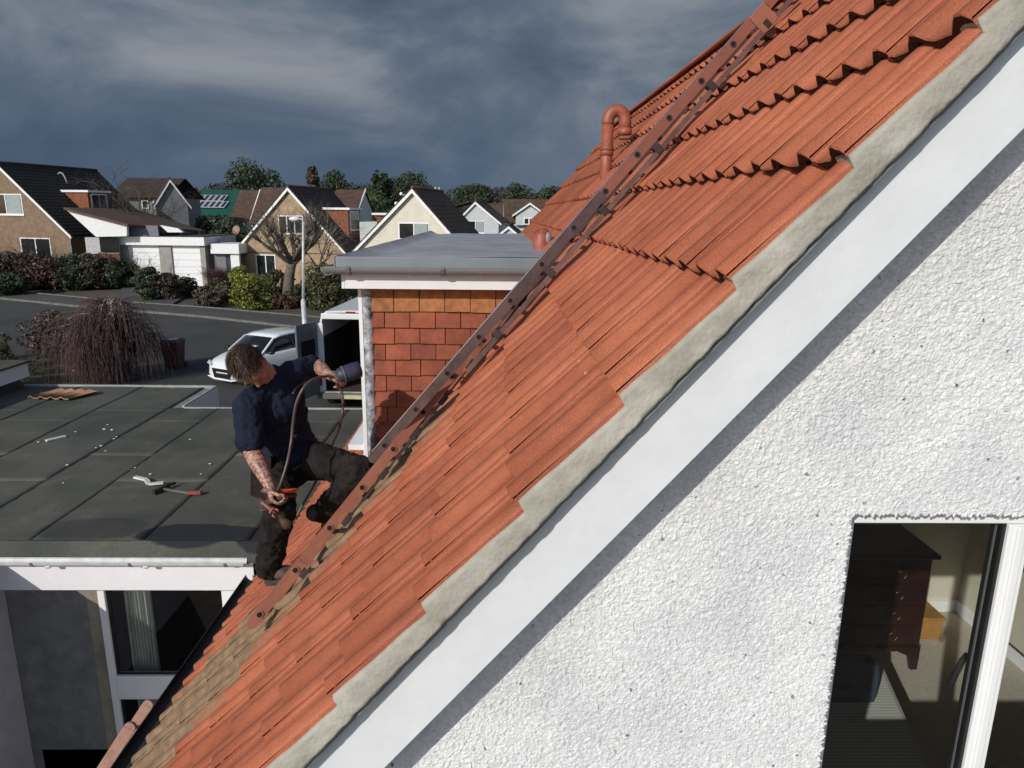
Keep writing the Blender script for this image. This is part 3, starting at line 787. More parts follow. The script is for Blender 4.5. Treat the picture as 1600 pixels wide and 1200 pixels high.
# room behind: dark, with a curtain
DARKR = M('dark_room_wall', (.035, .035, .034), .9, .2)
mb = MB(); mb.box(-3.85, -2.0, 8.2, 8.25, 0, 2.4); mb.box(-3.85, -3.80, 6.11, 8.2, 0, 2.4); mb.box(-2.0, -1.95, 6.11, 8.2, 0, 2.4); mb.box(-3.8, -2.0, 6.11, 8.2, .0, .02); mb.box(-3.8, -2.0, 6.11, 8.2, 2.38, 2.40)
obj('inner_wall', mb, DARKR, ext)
cur = MB(); o = 0; nn = 60
for k in range(nn+1):
    x = -3.56+.26*k/nn; y = 6.16+.022*math.sin(k*.9)+.008*math.sin(k*2.3)
    cur.v += [Vector((x+.03*0, y, .2)), Vector((x, y, 2.2))]
for k in range(nn): cur.f.append((2*k, 2*k+2, 2*k+3, 2*k+1)); cur.sm.append(True)
tag(obj('curtain', cur, M('pale_curtain', (.34, .35, .31), .9, .08), None, fixn=False), 'pale grey green curtain hanging behind the left side of the extension window', 'curtain')
# raised roof at the far left
rb = thing('raised_roof_block', 'raised felt covered roof block with white fascia at the far left of the flat roof', 'extension', (-9.2, 10, 2.5))
mb = MB(); mb.box(-10.9, -7.80, 8.6, 11.72, 2.992, 3.03); obj('felt_roof', mb, FELT, rb, bevel=.01)
mb = MB(); mb.box(-7.86, -7.835, 8.6, 11.68, 2.76, 2.985); mb.box(-10.9, -7.862, 11.66, 11.68, 2.76, 2.985); obj('fascia', mb, MATS['white_fascia'], rb)
mb = MB(); mb.box(-10.8, -7.95, 8.7, 11.6, 0, 2.99); obj('wall', mb, M('dark_cladding', (.06, .06, .06), .8), rb)
# projecting side wing just outside the picture on the left: it throws the shade over the recessed wall
wg = thing('side_wing', 'grey harled wing projecting forward at the bottom left corner', 'extension', (-6, 4, 0))
mb = MB(); mb.box(-7.6, -4.53, 2.6, 5.97, 0, 2.44); obj('wall', mb, M('lilac_grey_render', (.42, .41, .46), .8, .06), wg)
mb = MB(); mb.box(-7.65, -4.40, 2.55, 5.735, 2.442, 2.52); obj('roof_edge', mb, FELT, wg)

# ================================================================ things lying on the flat roof
def small(px, py): return G(px, py, ZF+.01)
tl = thing('loose_roof_tile', 'loose tan interlocking roof tile lying at the far left of the flat roof', 'roof tile', small(100, 620))
b = small(100, 620); mb = MB(); nn = 28; wx, wy = .66, .42
for i in range(nn+1):
    for j in (0, 1):
        t = i/nn; x = -wx/2+wx*t; y = -wy/2+wy*j
        z = .035+.028*(1 if (t*4) % 1 < .5 else 0)*math.sin(PI*((t*4) % 1)/.5) if True else 0
        mb.v.append(Vector((b.x+x+y*.55, b.y+y-x*.1, b.z+z+.02*j)))
for i in range(nn): mb.f.append((2*i, 2*i+2, 2*i+3, 2*i+1)); mb.sm.append(True)
o_ = len(mb.v)
for i in range(nn+1):
    for j in (0, 1): mb.v.append(mb.v[2*i+j]-Vector((0, 0, .018)))
for i in range(nn):
    mb.f += [(o_+2*i, o_+2*i+1, o_+2*i+3, o_+2*i+2), (2*i, 2*i+2, o_+2*i+2, o_+2*i), (2*i+1, o_+2*i+1, o_+2*i+3, 2*i+3)]; mb.sm += [True, False, False]
obj('tile_body', mb, M('tan_tile', (.30, .165, .085), .85, .2, 8, bump=.4, bs=60), tl, fixn=False)
CH = M('white_mortar_bits', (.55, .55, .52), .8, .12, 20)
def sliver(pts, w, label, name='mortar_strip', h=.02):
    q = MB(); ps = [small(*p_) for p_ in pts]
    for a, b in zip(ps[:-1], ps[1:]): q.bar(a+Vector((0, 0, h)), b+Vector((0, 0, h)), w, .022)
    o = obj(name, q, CH, None, bevel=.004, loc=ps[0]); tag(o, label, 'debris'); return o
sliver([(211, 748), (229, 752), (233, 759), (256, 757)], .05, 'white bent strip lying beside the hammer on the flat roof', h=.02)
sliver([(72, 690), (103, 683)], .06, 'straight white sliver lying left of centre on the flat roof', h=.012)
rr = random.Random(8)
gr = 'white mortar crumbs on the flat roof'
for k, (px, py, s_) in enumerate([(235, 741, 3), (163, 671, 3.5), (175, 672, 3), (158, 697, 3), (150, 700, 2), (165, 705, 2), (178, 686, 2.4), (182, 683, 2), (105, 727, 3), (297, 687, 2.2), (328, 725, 2.6), (314, 741, 2), (60, 691, 2.5), (168, 664, 2), (211, 731, 2), (99, 755, 2), (118, 675, 2)]):
    b = small(px, py); q = MB(); q.ball(b+Vector((0, 0, .004)), s_*b.y/1109/1.5, 6, 4, (1.3, 1, .55)); q.ball(b+Vector((s_*.003, .01, .004)), s_*b.y/1109/2.4, 6, 4, (1, 1.4, .6))
    where = 'near the straight white sliver' if px < 125 else ('in the scatter left of the roof centre' if px < 195 else ('beside the bent strip and hammer' if px < 280 else 'on the bare right part of the felt'))
    o = obj('mortar_crumb', q, CH, None, loc=b, smooth=False); tag(o, 'small white mortar crumb on the flat roof '+where, 'debris', gr)
hm = thing('hammer', 'small roofing hammer with a red handle end lying on the flat roof', 'hammer', small(275, 769))
a, b = small(254, 767), small(296, 773)
q = MB(); q.bar(a+Vector((0, 0, .025)), b+Vector((0, 0, .02)), .022, .018); obj('shaft', q, M('worn_steel', (.28, .27, .26), .4, .1, metal=.7), hm)
q = MB(); q.bar(a+Vector((-.05, -.10, .02)), a+Vector((.03, .09, .03)), .045, .045); q.bar(a+Vector((.03, .09, .03)), a+Vector((.07, .16, .03)), .02, .03); obj('head', q, M('dark_iron', (.02, .02, .02), .6), hm, bevel=.006)
q = MB(); q.bar(b+Vector((-.03, 0, .02)), b+Vector((.12, .01, .02)), .045, .035); obj('grip', q, M('red_grip', (.22, .045, .03), .6), hm, bevel=.006)

# ================================================================ the ladder on the roof: two sections side by side, sliding in one another
LD = thing('roof_ladder', 'aluminium extension ladder lying up the roof slope, dusted with terracotta paint', 'ladder', RF(660, 640, .05))
RAILP = M('paint_dusted_rail', (.25, .085, .052), .45, .15, 6, bump=.15, bs=30, col2=(.35, .14, .085), metal=.1)
RAILD = M('bare_dusty_rail', (.10, .065, .065), .32, .2, 9, bump=.1, bs=20, col2=(.19, .12, .11), metal=.55)
RAILU = M('upper_rail', (.24, .085, .055), .42, .15, 3, bump=.1, bs=30, metal=.2, col2=(.33, .12, .075))
BRIGHT = M('bright_aluminium', (.62, .62, .63), .25, .05, 10, metal=.9)
HOLE = M('rung_hole', (.004, .003, .003), .9)
def offp(px, py, h): return RF(px, py, h)
HL, HU = .075, .118
def rail(a, b, hw, name, mat, edge=None, t=.022, holes=(), lip=True):
    d = (b-a).normalized(); s_ = NR; w = d.cross(s_).normalized()
    if w.y < 0: w = -w
    n_ = w.cross(d)
    if n_.dot(NR) < 0: n_ = -n_
    L_ = (b-a).length
    q = MB()
    q.obox(a, d, w, n_, (.03, L_), (0, .004), (-hw, hw))
    q.obox(a, d, w, n_, (.03, L_), (.004, t), (hw-.004, hw)); q.obox(a, d, w, n_, (.03, L_), (.004, t), (-hw, -hw+.004))
    # rounded end
    pts = [a+d*.03+n_*hw]+[a+d*(.03-.03*math.sin(PI*k/8))+n_*(hw*math.cos(PI*k/8)) for k in range(1, 8)]+[a+d*.03-n_*hw]
    q.prism(pts, w*.004)
    r = obj(name, q, mat, LD, fixn=True)
    return r, d, w, n_
def mk_section(pa, pb, h, hw, mat, width, hole0, hole1, step, edge, yshift=0, nm='rail'):
    a, b = offp(*pa, h), offp(*pb, h)
    if yshift: a, b = a+Vector((0, yshift, 0)), b+Vector((0, yshift, 0))
    r, d, w, n_ = rail(a, b, hw, nm, mat)
    # far rail
    r2, *_ = rail(a+w*width-n_*.046, b+w*width-n_*.046, hw, nm, mat)
    L_ = (b-a).length
    t = hole0
    while t < L_-.03:
        c = a+d*t
        ring = MB(); R_ = .0180; pts_o = []
        k_ = 16
        for z, rad in ((-.0055, R_), (-.0055, R_*.70)):
            for i in range(k_):
                al = 2*PI*i/k_; pts_o.append(c+w*z+(d*math.cos(al)+n_*math.sin(al))*rad)
        for i in range(k_): pts_o.append(c+w*.0+(d*math.cos(2*PI*i/k_)+n_*math.sin(2*PI*i/k_))*R_)
        ring.add(pts_o, [(i, (i+1) % k_, k_+(i+1) % k_, k_+i) for i in range(k_)]+[(i, 2*k_+i, 2*k_+(i+1) % k_, (i+1) % k_) for i in range(k_)])
        ho = MB(); ho.add([c-w*.0048+(d*math.cos(2*PI*i/k_)+n_*math.sin(2*PI*i/k_))*R_*.68 for i in range(k_)], [tuple(range(k_))])
        rg = MB(); rg.tube([c+w*.006, c+w*(width-.004)-n_*.046], .014, 12)
        ru = obj('rung', rg, mat, LD); obj('rung_end', ring, mat, ru, fixn=False); obj('rung_bore', ho, HOLE, ru, fixn=False)
        t += step
    return a, b, d, w, n_, L_
# lower section (nearer the camera)
A1 = mk_section((388, 982), (939, 300), HL, .025, RAILP, .33, .075, None, .2475, None)
a, b, d, w, n_, L_ = A1
# brackets, joints and guide hooks under the near rail
for k, t in enumerate([.93, 1.19, 1.43, 1.68, 1.92, 2.17, 2.42, .64, .33]):
    q = MB(); c = a+d*t
    q.obox(c, d, w, n_, (-.02, .035), (-.003, .03), (-.058, -.031)); q.obox(c, d, w, n_, (.035, .05), (.0, .03), (-.05, -.03))
    obj('guide_bracket', q, M('black_bracket', (.035, .02, .018), .6, .2), LD, bevel=.003)
q = MB(); q.obox(a, d, w, n_, (.62, 2.9), (.012, .028), (-.050, -.040)); obj('guide_rail', q, RAILD, LD)
for t in (.36, 1.72):
    q = MB(); q.obox(a+d*t, d, w, n_, (0, .012), (-.0035, -.001), (-.04, .029)); q.obox(a+d*t, d, w, n_, (-.002, .05), (-.004, .004), (-.044, -.029)); obj('joint_plate', q, RAILP, LD)
# upper section, slid inside
A2 = mk_section((578, 722), (1232, -30), HU, .026, RAILD, .29, .115, None, .2475, None, nm='inner_rail')
a2, b2, d2, w2, n2, L2 = A2
q = MB(); q.obox(a2, d2, w2, n2, (.05, L2), (-.002, .024), (.0262, .030)); obj('worn_top_edge', q, BRIGHT, LD)
tu = (offp(939, 305, HU)-a2).length
q = MB(); q.obox(a2, d2, w2, n2, (tu, L2), (-.0035, -.0008), (-.0258, .0255)); obj('painted_cover', q, RAILU, LD)
# hook frame beside the ladder, the ladder's mauve shadow put into the bar's colour
q = MB(); q.obox(a2-w2*.0-n2*.072, d2, w2, n2, (tu-1.15, L2), (-.008, .012), (-.012, .012)); obj('hook_bar', q, M('mauve_shade_bar', (.12, .065, .06), .5, .2, 8), LD)
for k in range(6):
    q = MB(); q.obox(a2+d2*(tu-.9+.42*k)-n2*.055, d2, w2, n2, (-.02, .02), (-.012, .03), (-.03, .018)); obj('hook_bracket', q, MATS['black_bracket'], LD, bevel=.003)
q = MB(); q.obox(a2, d2, w2, n2, (L2-.28, L2-.17), (-.012, -.0042), (-.085, .027)); obj('hook_plate', q, RAILP, LD, bevel=.003)
# access ladder leaning on the eaves at the lower left
AL = thing('access_ladder', 'painted access ladder leaning against the eaves at the bottom left', 'ladder', (-3.0, 4.0, 0))
t1 = P(236, 1094, 4.10); bt = P(168, 1200, 3.92); dd = (bt-t1).normalized()
DUST = M('worn_painted_ladder', (.29, .15, .11), .6, .3, 14, bump=.3, bs=50, col2=(.40, .23, .17))
def stile(top, length, w_, hgt, nm='stile'):
    q = MB(); ax = -dd; y_ = Vector((0, 1, 0)); y_ = (y_-ax*y_.dot(ax)).normalized(); z_ = ax.cross(y_)
    q.obox(top, dd, y_, z_, (.035, length), (-w_/2, w_/2), (-hgt/2, hgt/2))
    pts = [top+dd*(.035-.035*math.sin(PI*k/8))+z_*(hgt/2*math.cos(PI*k/8)) for k in range(9)]
    q.prism([p_-y_*w_/2 for p_ in pts], y_*w_)
    o = obj(nm, q, DUST, AL, bevel=.003); return y_, z_
y_, z_ = stile(t1, 1.6, .03, .07)
t2 = P(204, 1160, 3.98)+Vector((0, -.03, 0)); stile(t2, 1.2, .03, .075)
stile(t1+y_*-.40, 1.6, .03, .07); stile(t2+y_*-.36, 1.2, .03, .07)
for k in range(5):
    q = MB(); c = t1+dd*(.18+.25*k); q.tube([c, c-y_*.40], .014, 10); obj('rung', q, DUST, AL)
q = MB(); c = t1+dd*.30; q.obox(c, dd, y_, z_, (0, .14), (-.03, -.018), (-.018, .028)); obj('guide_bracket', q, MATS['worn_steel'], AL)
q = MB(); c = t2+dd*.11; q.tube([c-y_*.02, c-y_*.012], .018, 12); obj('rung_bore', q, HOLE, AL)
mb = MB(); c = P(215, 1150, 4.3)
# ================================================================ the room behind the gable window
ZR = 2.60
room = thing('bedroom_shell', 'cream walled bedroom with beige carpet seen through the gable window', 'room', (2.2, 3.4, ZR))
CREAM = M('cream_wall', (.60, .56, .45), .85, .02)
mb = MB(); mb.box(.3, 3.53, 4.78, 4.83, ZR, 5.0); mb.box(3.48, 3.53, 1.896, 4.78, ZR, 5.0); mb.box(.25, .3, 1.896, 4.78, ZR, 5.0)
mb.box(.3, WX0-.02, 1.875, 1.895, ZR, 5.0); mb.box(WX1+.02, 3.48, 1.875, 1.895, ZR, 5.0); mb.box(WX0-.02, WX1+.02, 1.875, 1.895, ZR, WZ0-.02); mb.box(WX0-.02, WX1+.02, 1.875, 1.895, WZ1+.01, 5.0)
obj('inner_wall', mb, CREAM, room)
mb = MB(); mb.box(.25, 3.53, 1.875, 4.83, ZR-.05, ZR); obj('carpet', mb, M('beige_carpet', (.50, .45, .36), .95, .06, 30, bump=.5, bs=200), room)
mb = MB(); mb.box(.25, 3.53, 1.875, 4.83, 5.0, 5.05); obj('ceiling', mb, CREAM, room)
mb = MB(); mb.box(2.2, 3.478, 4.76, 4.778, ZR+.001, ZR+.09); mb.box(3.462, 3.479, 2.10, 4.76, ZR+.001, ZR+.09); obj('skirting', mb, WHITE, room)
mb = MB(); mb.box(3.455, 3.461, 3.0, 3.85, ZR+.09, 4.55); mb.box(3.455, 3.461, 3.0, 4.30, ZR+.10, ZR+.115); obj('door_edge', mb, M('brown_line', (.09, .06, .04), .6), room)
ch = thing('chest_of_drawers', 'dark mahogany chest of drawers with bracket feet behind the window glass', 'chest of drawers', (2.5, 4.3, ZR))
WOOD = M('dark_mahogany', (.016, .005, .0035), .4, .3, 10, col2=(.032, .009, .006))
cx1 = P(1437, 1000, 4.08).x; cx0 = cx1-.92; cz1 = P(1440, 862, 4.1).z
mb = MB(); mb.box(cx0, cx1, 4.08, 4.55, ZR+.16, cz1-.03); obj('carcass', mb, WOOD, ch, bevel=.004)
mb = MB(); mb.box(cx0-.03, cx1+.03, 4.04, 4.57, cz1-.03, cz1); obj('top', mb, WOOD, ch, bevel=.008)
nd = 4; zz = [ZR+.18+(cz1-.06-ZR-.18)*k/nd for k in range(nd+1)]
for k in range(nd):
    mb = MB(); mb.box(cx0+.03, cx1-.03, 4.062, 4.079, zz[k]+.012, zz[k+1]-.012); dr = obj('drawer', mb, WOOD, ch, bevel=.004)
    for x in (cx0+.2, cx1-.2):
        q = MB(); pts = [Vector((x+.026*math.cos(2*PI*i/14), 4.048, (zz[k]+zz[k+1])/2+.03*math.sin(2*PI*i/14))) for i in range(15)]; q.tube(pts, .004, 6); obj('handle', q, M('brass_ring', (.14, .12, .07), .35, .05, metal=.9), dr)
mb = MB()
for x, s_ in ((cx1, -1), (cx0, 1)):
    mb.prism([(x, 4.06, ZR), (x+s_*.045, 4.06, ZR), (x+s_*.07, 4.06, ZR+.10), (x+s_*.16, 4.06, ZR+.14), (x+s_*.16, 4.06, ZR+.165), (x, 4.06, ZR+.165)][::1], (0, .03, 0))
mb.box(cx0+.16, cx1-.16, 4.06, 4.09, ZR+.135, ZR+.165); mb.box(cx1-.04, cx1, 4.5, 4.54, ZR, ZR+.16); mb.box(cx0, cx0+.04, 4.5, 4.54, ZR, ZR+.16)
obj('bracket_feet', mb, WOOD, ch, bevel=.003)
bx = thing('wooden_box', 'small honey coloured wooden box with curved handle beside the dark chest', 'box', G(1452, 998, ZR))
a = G(1470, 1000, ZR); PINE = M('honey_pine', (.40, .20, .055), .45, .12, 8)
mb = MB(); mb.box(a.x-.42, a.x, a.y, a.y+.30, ZR+.002, ZR+.15); obj('body', mb, PINE, bx, bevel=.01)
mb = MB(); mb.box(a.x-.43, a.x+.01, a.y-.01, a.y+.31, ZR+.152, ZR+.175); obj('lid', mb, PINE, bx, bevel=.008)
mb = MB(); mb.tube([(a.x-.09+.07*math.cos(PI*k/10), a.y+.22, ZR+.17+.15*math.sin(PI*k/10)**.6) for k in range(11)], .011, 8); obj('handle', mb, M('pale_cane', (.42, .34, .20), .5), bx)
bd = thing('bed', 'bed with a striped grey cover below the gable window', 'bed', (1.6, 3.0, ZR))
def stripe_mat():
    m = bpy.data.materials.new('striped_cover'); m.use_nodes = True; t = m.node_tree; b = t.nodes['Principled BSDF']; l = t.links.new
    g = t.nodes.new('ShaderNodeNewGeometry'); w_ = t.nodes.new('ShaderNodeTexWave'); w_.bands_direction = 'Y'; w_.inputs['Scale'].default_value = 14; w_.inputs['Distortion'].default_value = .4
    l(g.outputs['Position'], w_.inputs['Vector']); r = t.nodes.new('ShaderNodeValToRGB'); r.color_ramp.elements[0].color = (.42, .42, .37, 1); r.color_ramp.elements[1].color = (.60, .60, .54, 1)
    l(w_.outputs['Fac'], r.inputs['Fac']); l(r.outputs[0], b.inputs['Base Color']); b.inputs['Roughness'].default_value = .9; return m
mb = MB(); e1, e2 = G(1380, 1035, 2.98), G(1455, 1200, 2.98)
mb.prism([(e1.x, e1.y, 2.98), (e2.x, e2.y, 2.98), (e2.x-.05, 2.3, 2.98), (.5, 2.3, 2.98), (.5, e1.y, 2.98)], (0, 0, -.33)); obj('mattress', mb, stripe_mat(), bd, bevel=.03)
mb = MB(); c = P(1325, 1072, 3.25); 
pts = []
for k in range(24):
    al = 2*PI*k/24; ca_, sa_ = math.cos(al), math.sin(al); pts.append(Vector((c.x+.17*abs(ca_)**.5*(1 if ca_ > 0 else -1), c.y, c.z+.15*abs(sa_)**.55*(1 if sa_ > 0 else -1))))
mb.prism(pts, (.02, .08, .0)); tag(obj('cushion', mb, M('navy_cushion', (.030, .045, .070), .8, .1), None, bevel=.02, loc=c), 'dark navy cushion standing on the bed at the lower left of the window', 'cushion')
# ================================================================ ground, road, pavement
GRASS = M('winter_grass', (.040, .048, .018), .95, .3, .8, bump=.6, bs=6, col2=(.085, .085, .035), bdist=.05)
SOIL = M('garden_soil', (.050, .040, .030), .95, .3, .7, bump=.8, bs=5, col2=(.10, .082, .06), bdist=.05)
ASPH = M('asphalt', (.030, .030, .031), .92, .15, .35, bump=.4, bs=30, col2=(.058, .056, .054), detail=12)
PAVE = M('pavement', (.048, .047, .045), .9, .15, .6, bump=.4, bs=30, col2=(.080, .076, .072), detail=10)
KERB = M('pale_kerb', (.13, .125, .115), .85, .15, 3)
mb = MB(); mb.poly([(-900, -700, 0), (900, -700, 0), (900, 1500, 0), (-900, 1500, 0)]); struct('ground', mb, SOIL)
def sheet(name, pts, z, mat, kind='structure'):
    m_ = MB(); m_.poly([(p_[0], p_[1], z) for p_ in pts]); return struct(name, m_, mat, kind)
def gp(*q): return [tuple(G(*p_)[:2]) for p_ in q]
# far edge of the road, from left to right
edge = [(-70, 52)]+gp((-60, 461), (60, 473), (125, 480), (235, 489), (320, 496), (400, 505), (480, 514), (560, 524))+[(6, 26), (30, 18)]
sheet('road', edge+[(30, -5), (-3, 13), (-14, 17), (-22, 27), (-70, 40)], .004, ASPH)
back = [(-70, 54.6)]+gp((-60, 452), (60, 461), (125, 467), (235, 477), (320, 483), (400, 490), (480, 497), (560, 504))+[(6, 28.5), (30, 20.5)]
sheet('pavement', edge+back[::-1], .10, PAVE)
def kerb_line(pts, w=.14, z0=0, z1=.115, name='kerb'):
    m_ = MB()
    for a, b in zip(pts[:-1], pts[1:]):
        a, b = Vector((a[0], a[1], 0)), Vector((b[0], b[1], 0)); d = b-a; n_ = int(d.length/.9)+1; s_ = d.normalized().cross(Vector((0, 0, 1)))
        for k in range(n_):
            p0 = a+d*(k/n_); p1 = a+d*((k+1)/n_)-d.normalized()*.012
            m_.hexa([p0+s_*w+Vector((0, 0, z0)), p1+s_*w+Vector((0, 0, z0)), p1+Vector((0, 0, z0)), p0+Vector((0, 0, z0)), p0+s_*w+Vector((0, 0, z1)), p1+s_*w+Vector((0, 0, z1)), p1+Vector((0, 0, z1)), p0+Vector((0, 0, z1))])
    return struct(name, m_, KERB)
kerb_line(edge); kerb_line(back, .10, .0, .16, 'garden_edging')
sheet('front_lawn', gp((-40, 449), (60, 456), (150, 452), (205, 447), (215, 440), (60, 440))+[], .02, GRASS)
sheet('driveway', gp((190, 478), (262, 482), (330, 442), (190, 440)), .105, PAVE)
sheet('near_verge', [(-30, 20), (-16.5, 27.6), (-13.0, 24.6), (-12.2, 21.8), (-9, 19.5), (-7, 12), (-30, 11.8)], .03, GRASS)
sheet('parking_strip', [(-6.4, 16.6), (-3.2, 14.2), (1, 12), (1, 18), (-5.6, 19.6)], .012, PAVE)

# ================================================================ houses
class Fr:
    def __init__(s, o, ang):
        s.o = Vector((o[0], o[1], 0)); a = math.radians(ang); s.u = Vector((math.cos(a), -math.sin(a), 0)); s.v = Vector((math.sin(a), math.cos(a), 0))
    def W(s, u, v, z): return s.o+s.u*u+s.v*v+Vector((0, 0, z))
    def hit(s, px, py, v0=0):
        r = ray(px, py); p0 = s.o+s.v*v0; t = (p0-EYE).dot(s.v)/r.dot(s.v); q = EYE+r*t; return ((q-s.o).dot(s.u), q.z)
    def hitu(s, px, py, u0):
        r = ray(px, py); p0 = s.o+s.u*u0; t = (p0-EYE).dot(s.u)/r.dot(s.u); q = EYE+r*t; return ((q-s.o).dot(s.v), q.z)
    def box(s, mb, u0, u1, v0, v1, z0, z1): return mb.hexa([s.W(u0, v0, z0), s.W(u1, v0, z0), s.W(u1, v1, z0), s.W(u0, v1, z0), s.W(u0, v0, z1), s.W(u1, v0, z1), s.W(u1, v1, z1), s.W(u0, v1, z1)])
def roofmat(name, c, c2): return M(name, c, .8, .2, 1.6, bump=.5, bs=14, col2=c2, detail=8, bdist=.03)
RDARK = roofmat('dark_brown_tiles', (.012, .010, .010), (.026, .020, .019))
RBRN = roofmat('brown_tiles', (.060, .034, .024), (.12, .07, .048))
RMID = roofmat('mid_brown_tiles', (.030, .019, .016), (.06, .038, .030))
DGL = M('far_dark_glass', (.012, .015, .017), .08, .2, 2)
def slab(mb, fr, uA, zA, uB, zB, v0, v1, t=.10, course=.32):
    """sloping roof slab from eave A to ridge B with stepped courses"""
    L_ = math.hypot(uB-uA, zB-zA); n_ = max(2, int(L_/course)); du, dz = (uB-uA)/L_, (zB-zA)/L_; nu, nz_ = (-dz, du) if uB > uA else (dz, -du)
    if nz_ < 0: nu, nz_ = -nu, -nz_
    pr_ = []
    for k in range(n_):
        a, b = L_*k/n_, L_*(k+1)/n_
        pr_ += [(uA+du*a+nu*.02, zA+dz*a+nz_*.02), (uA+du*b, zA+dz*b)]
    pr_ += [(uB-nu*t, zB-nz_*t), (uA-nu*t, zA-nz_*t)]
    o = len(mb.v); m_ = len(pr_)
    for v in (v0, v1): mb.v += [fr.W(u, v, z) for u, z in pr_]
    for i in range(m_): mb.f.append((o+i, o+(i+1) % m_, o+m_+(i+1) % m_, o+m_+i)); mb.sm.append(False)
    for side in (0, m_):          # end caps as thin quads
        for k in range(n_):
            mb.f.append((o+side+2*k, o+side+2*k+1, o+side+m_-2, o+side+m_-1)); mb.sm.append(False)
    return mb
def window(fr, parent, u0, u1, z0, z1, v=-.03, panes=2, fm=None, sill=True, axis='v', curtain=None):
    """framed window on the wall plane; axis 'u': on a side wall at u=v facing +u"""
    fm = fm or WHITE
    def B(mb, a0, a1, d0, d1, b0, b1):
        if axis == 'v': fr.box(mb, a0, a1, v+d0, v+d1, b0, b1)
        else: fr.box(mb, v-d1, v-d0, a0, a1, b0, b1)
    t = .07; f_ = MB()
    B(f_, u0, u0+t, 0, .05, z0, z1); B(f_, u1-t, u1, 0, .05, z0, z1); B(f_, u0+t, u1-t, 0, .05, z1-t, z1); B(f_, u0+t, u1-t, 0, .05, z0, z0+t)
    w_ = (u1-u0-2*t)/panes
    for k in range(1, panes): B(f_, u0+t+w_*k-.035, u0+t+w_*k+.035, .002, .05, z0+t, z1-t)
    if sill: B(f_, u0-.06, u1+.06, -.06, .05, z0-.07, z0-.002)
    W_ = obj('window', f_, fm, parent)
    g_ = MB()
    for k in range(panes): B(g_, u0+t+w_*k+(.035 if k else 0), u0+t+w_*(k+1)-(.035 if k < panes-1 else 0), .022, .03, z0+t, z1-t)
    obj('pane', g_, DGL, W_)
    if curtain:
        c_ = MB(); k = panes-1; B(c_, u0+t+w_*k+.06, u0+t+w_*(k+1)-.05, .014, .02, z0+t, z1-t); obj('curtain', c_, M('net_curtain', (.30, .34, .34), .8, .1, 8), W_)
    return W_
def gable_house(name, label, fr, hw, ln, ze, zr, wm, rm, over=.28, cat='house', bm=None, hwl=None, ov_v=.22):
    hwl = hwl or hw
    T = thing(name, label, cat, fr.W(0, ln/2, 0))
    m_ = MB(); pts = [fr.W(-hwl, 0, 0), fr.W(hw, 0, 0), fr.W(hw, 0, ze), fr.W(0, 0, zr), fr.W(-hwl, 0, ze)]; m_.prism(pts, fr.v*ln)
    obj('wall', m_, wm, T)
    m_ = MB(); sl = (zr-ze)/hw; sl2 = (zr-ze)/hwl
    slab(m_, fr, hw+over, ze-over*sl+.12, 0, zr+.12, -ov_v, ln+ov_v); slab(m_, fr, -hwl-over, ze-over*sl2+.12, 0, zr+.12, -ov_v, ln+ov_v)
    r_ = obj('roof', m_, rm, T)
    m_ = MB(); m_.tube([fr.W(0, -ov_v-.01, zr+.13), fr.W(0, ln+ov_v+.01, zr+.13)], .10, 8); obj('ridge', m_, rm, r_)
    m_ = MB(); b_ = bm or WHITE
    for s_, h_, k_ in ((1, hw, sl), (-1, hwl, sl2)):
        ue = s_*(h_+over); z_e = ze-over*k_
        m_.prism([fr.W(ue, -ov_v-.03, z_e+.03), fr.W(0, -ov_v-.03, zr+.03), fr.W(0, -ov_v-.03, zr-.20), fr.W(ue, -ov_v-.03, z_e-.17)], fr.v*.029)
    obj('barge_board', m_, b_, T)
    m_ = MB()
    fr.box(m_, hw+over-.02, hw+over+.07, -ov_v+.02, ln+ov_v, ze-over*sl-.08, ze-over*sl+.02); obj('gutter', m_, M('dark_gutter', (.05, .05, .05), .5), T)
    return T, r_
# ---- A: brown harled house on the left
BHARL = M('brown_roughcast', (.17, .115, .075), .92, .12, 3, bump=.9, bs=25, col2=(.26, .18, .12), bdist=.02, detail=9)
ap = P(-2, 254, 53); frA = Fr((ap.x, ap.y), 10)
uR, zE = frA.hit(112, 368)
TA, rA = gable_house('brown_harled_house', 'large brown roughcast house with a very dark steep roof at the far left', frA, uR-.15, 9.4, zE+.2, ap.z-.1, BHARL, RDARK)
for (x0, y0, x1, y1), pn, cu in (((-14, 303, 33, 335), 2, 1), ((36, 372, 78, 405), 2, 0)):
    a = frA.hit(x0, y1); b = frA.hit(x1, y0); window(frA, TA, a[0], b[0], a[1], b[1], panes=pn, curtain=cu)
q = MB(); a = frA.hit(114, 372); frA.box(q, uR-.13, uR-.05, -.12, -.03, 0, a[1]-.1); obj('downpipe', q, M('grey_pipe', (.2, .2, .2), .5), TA)
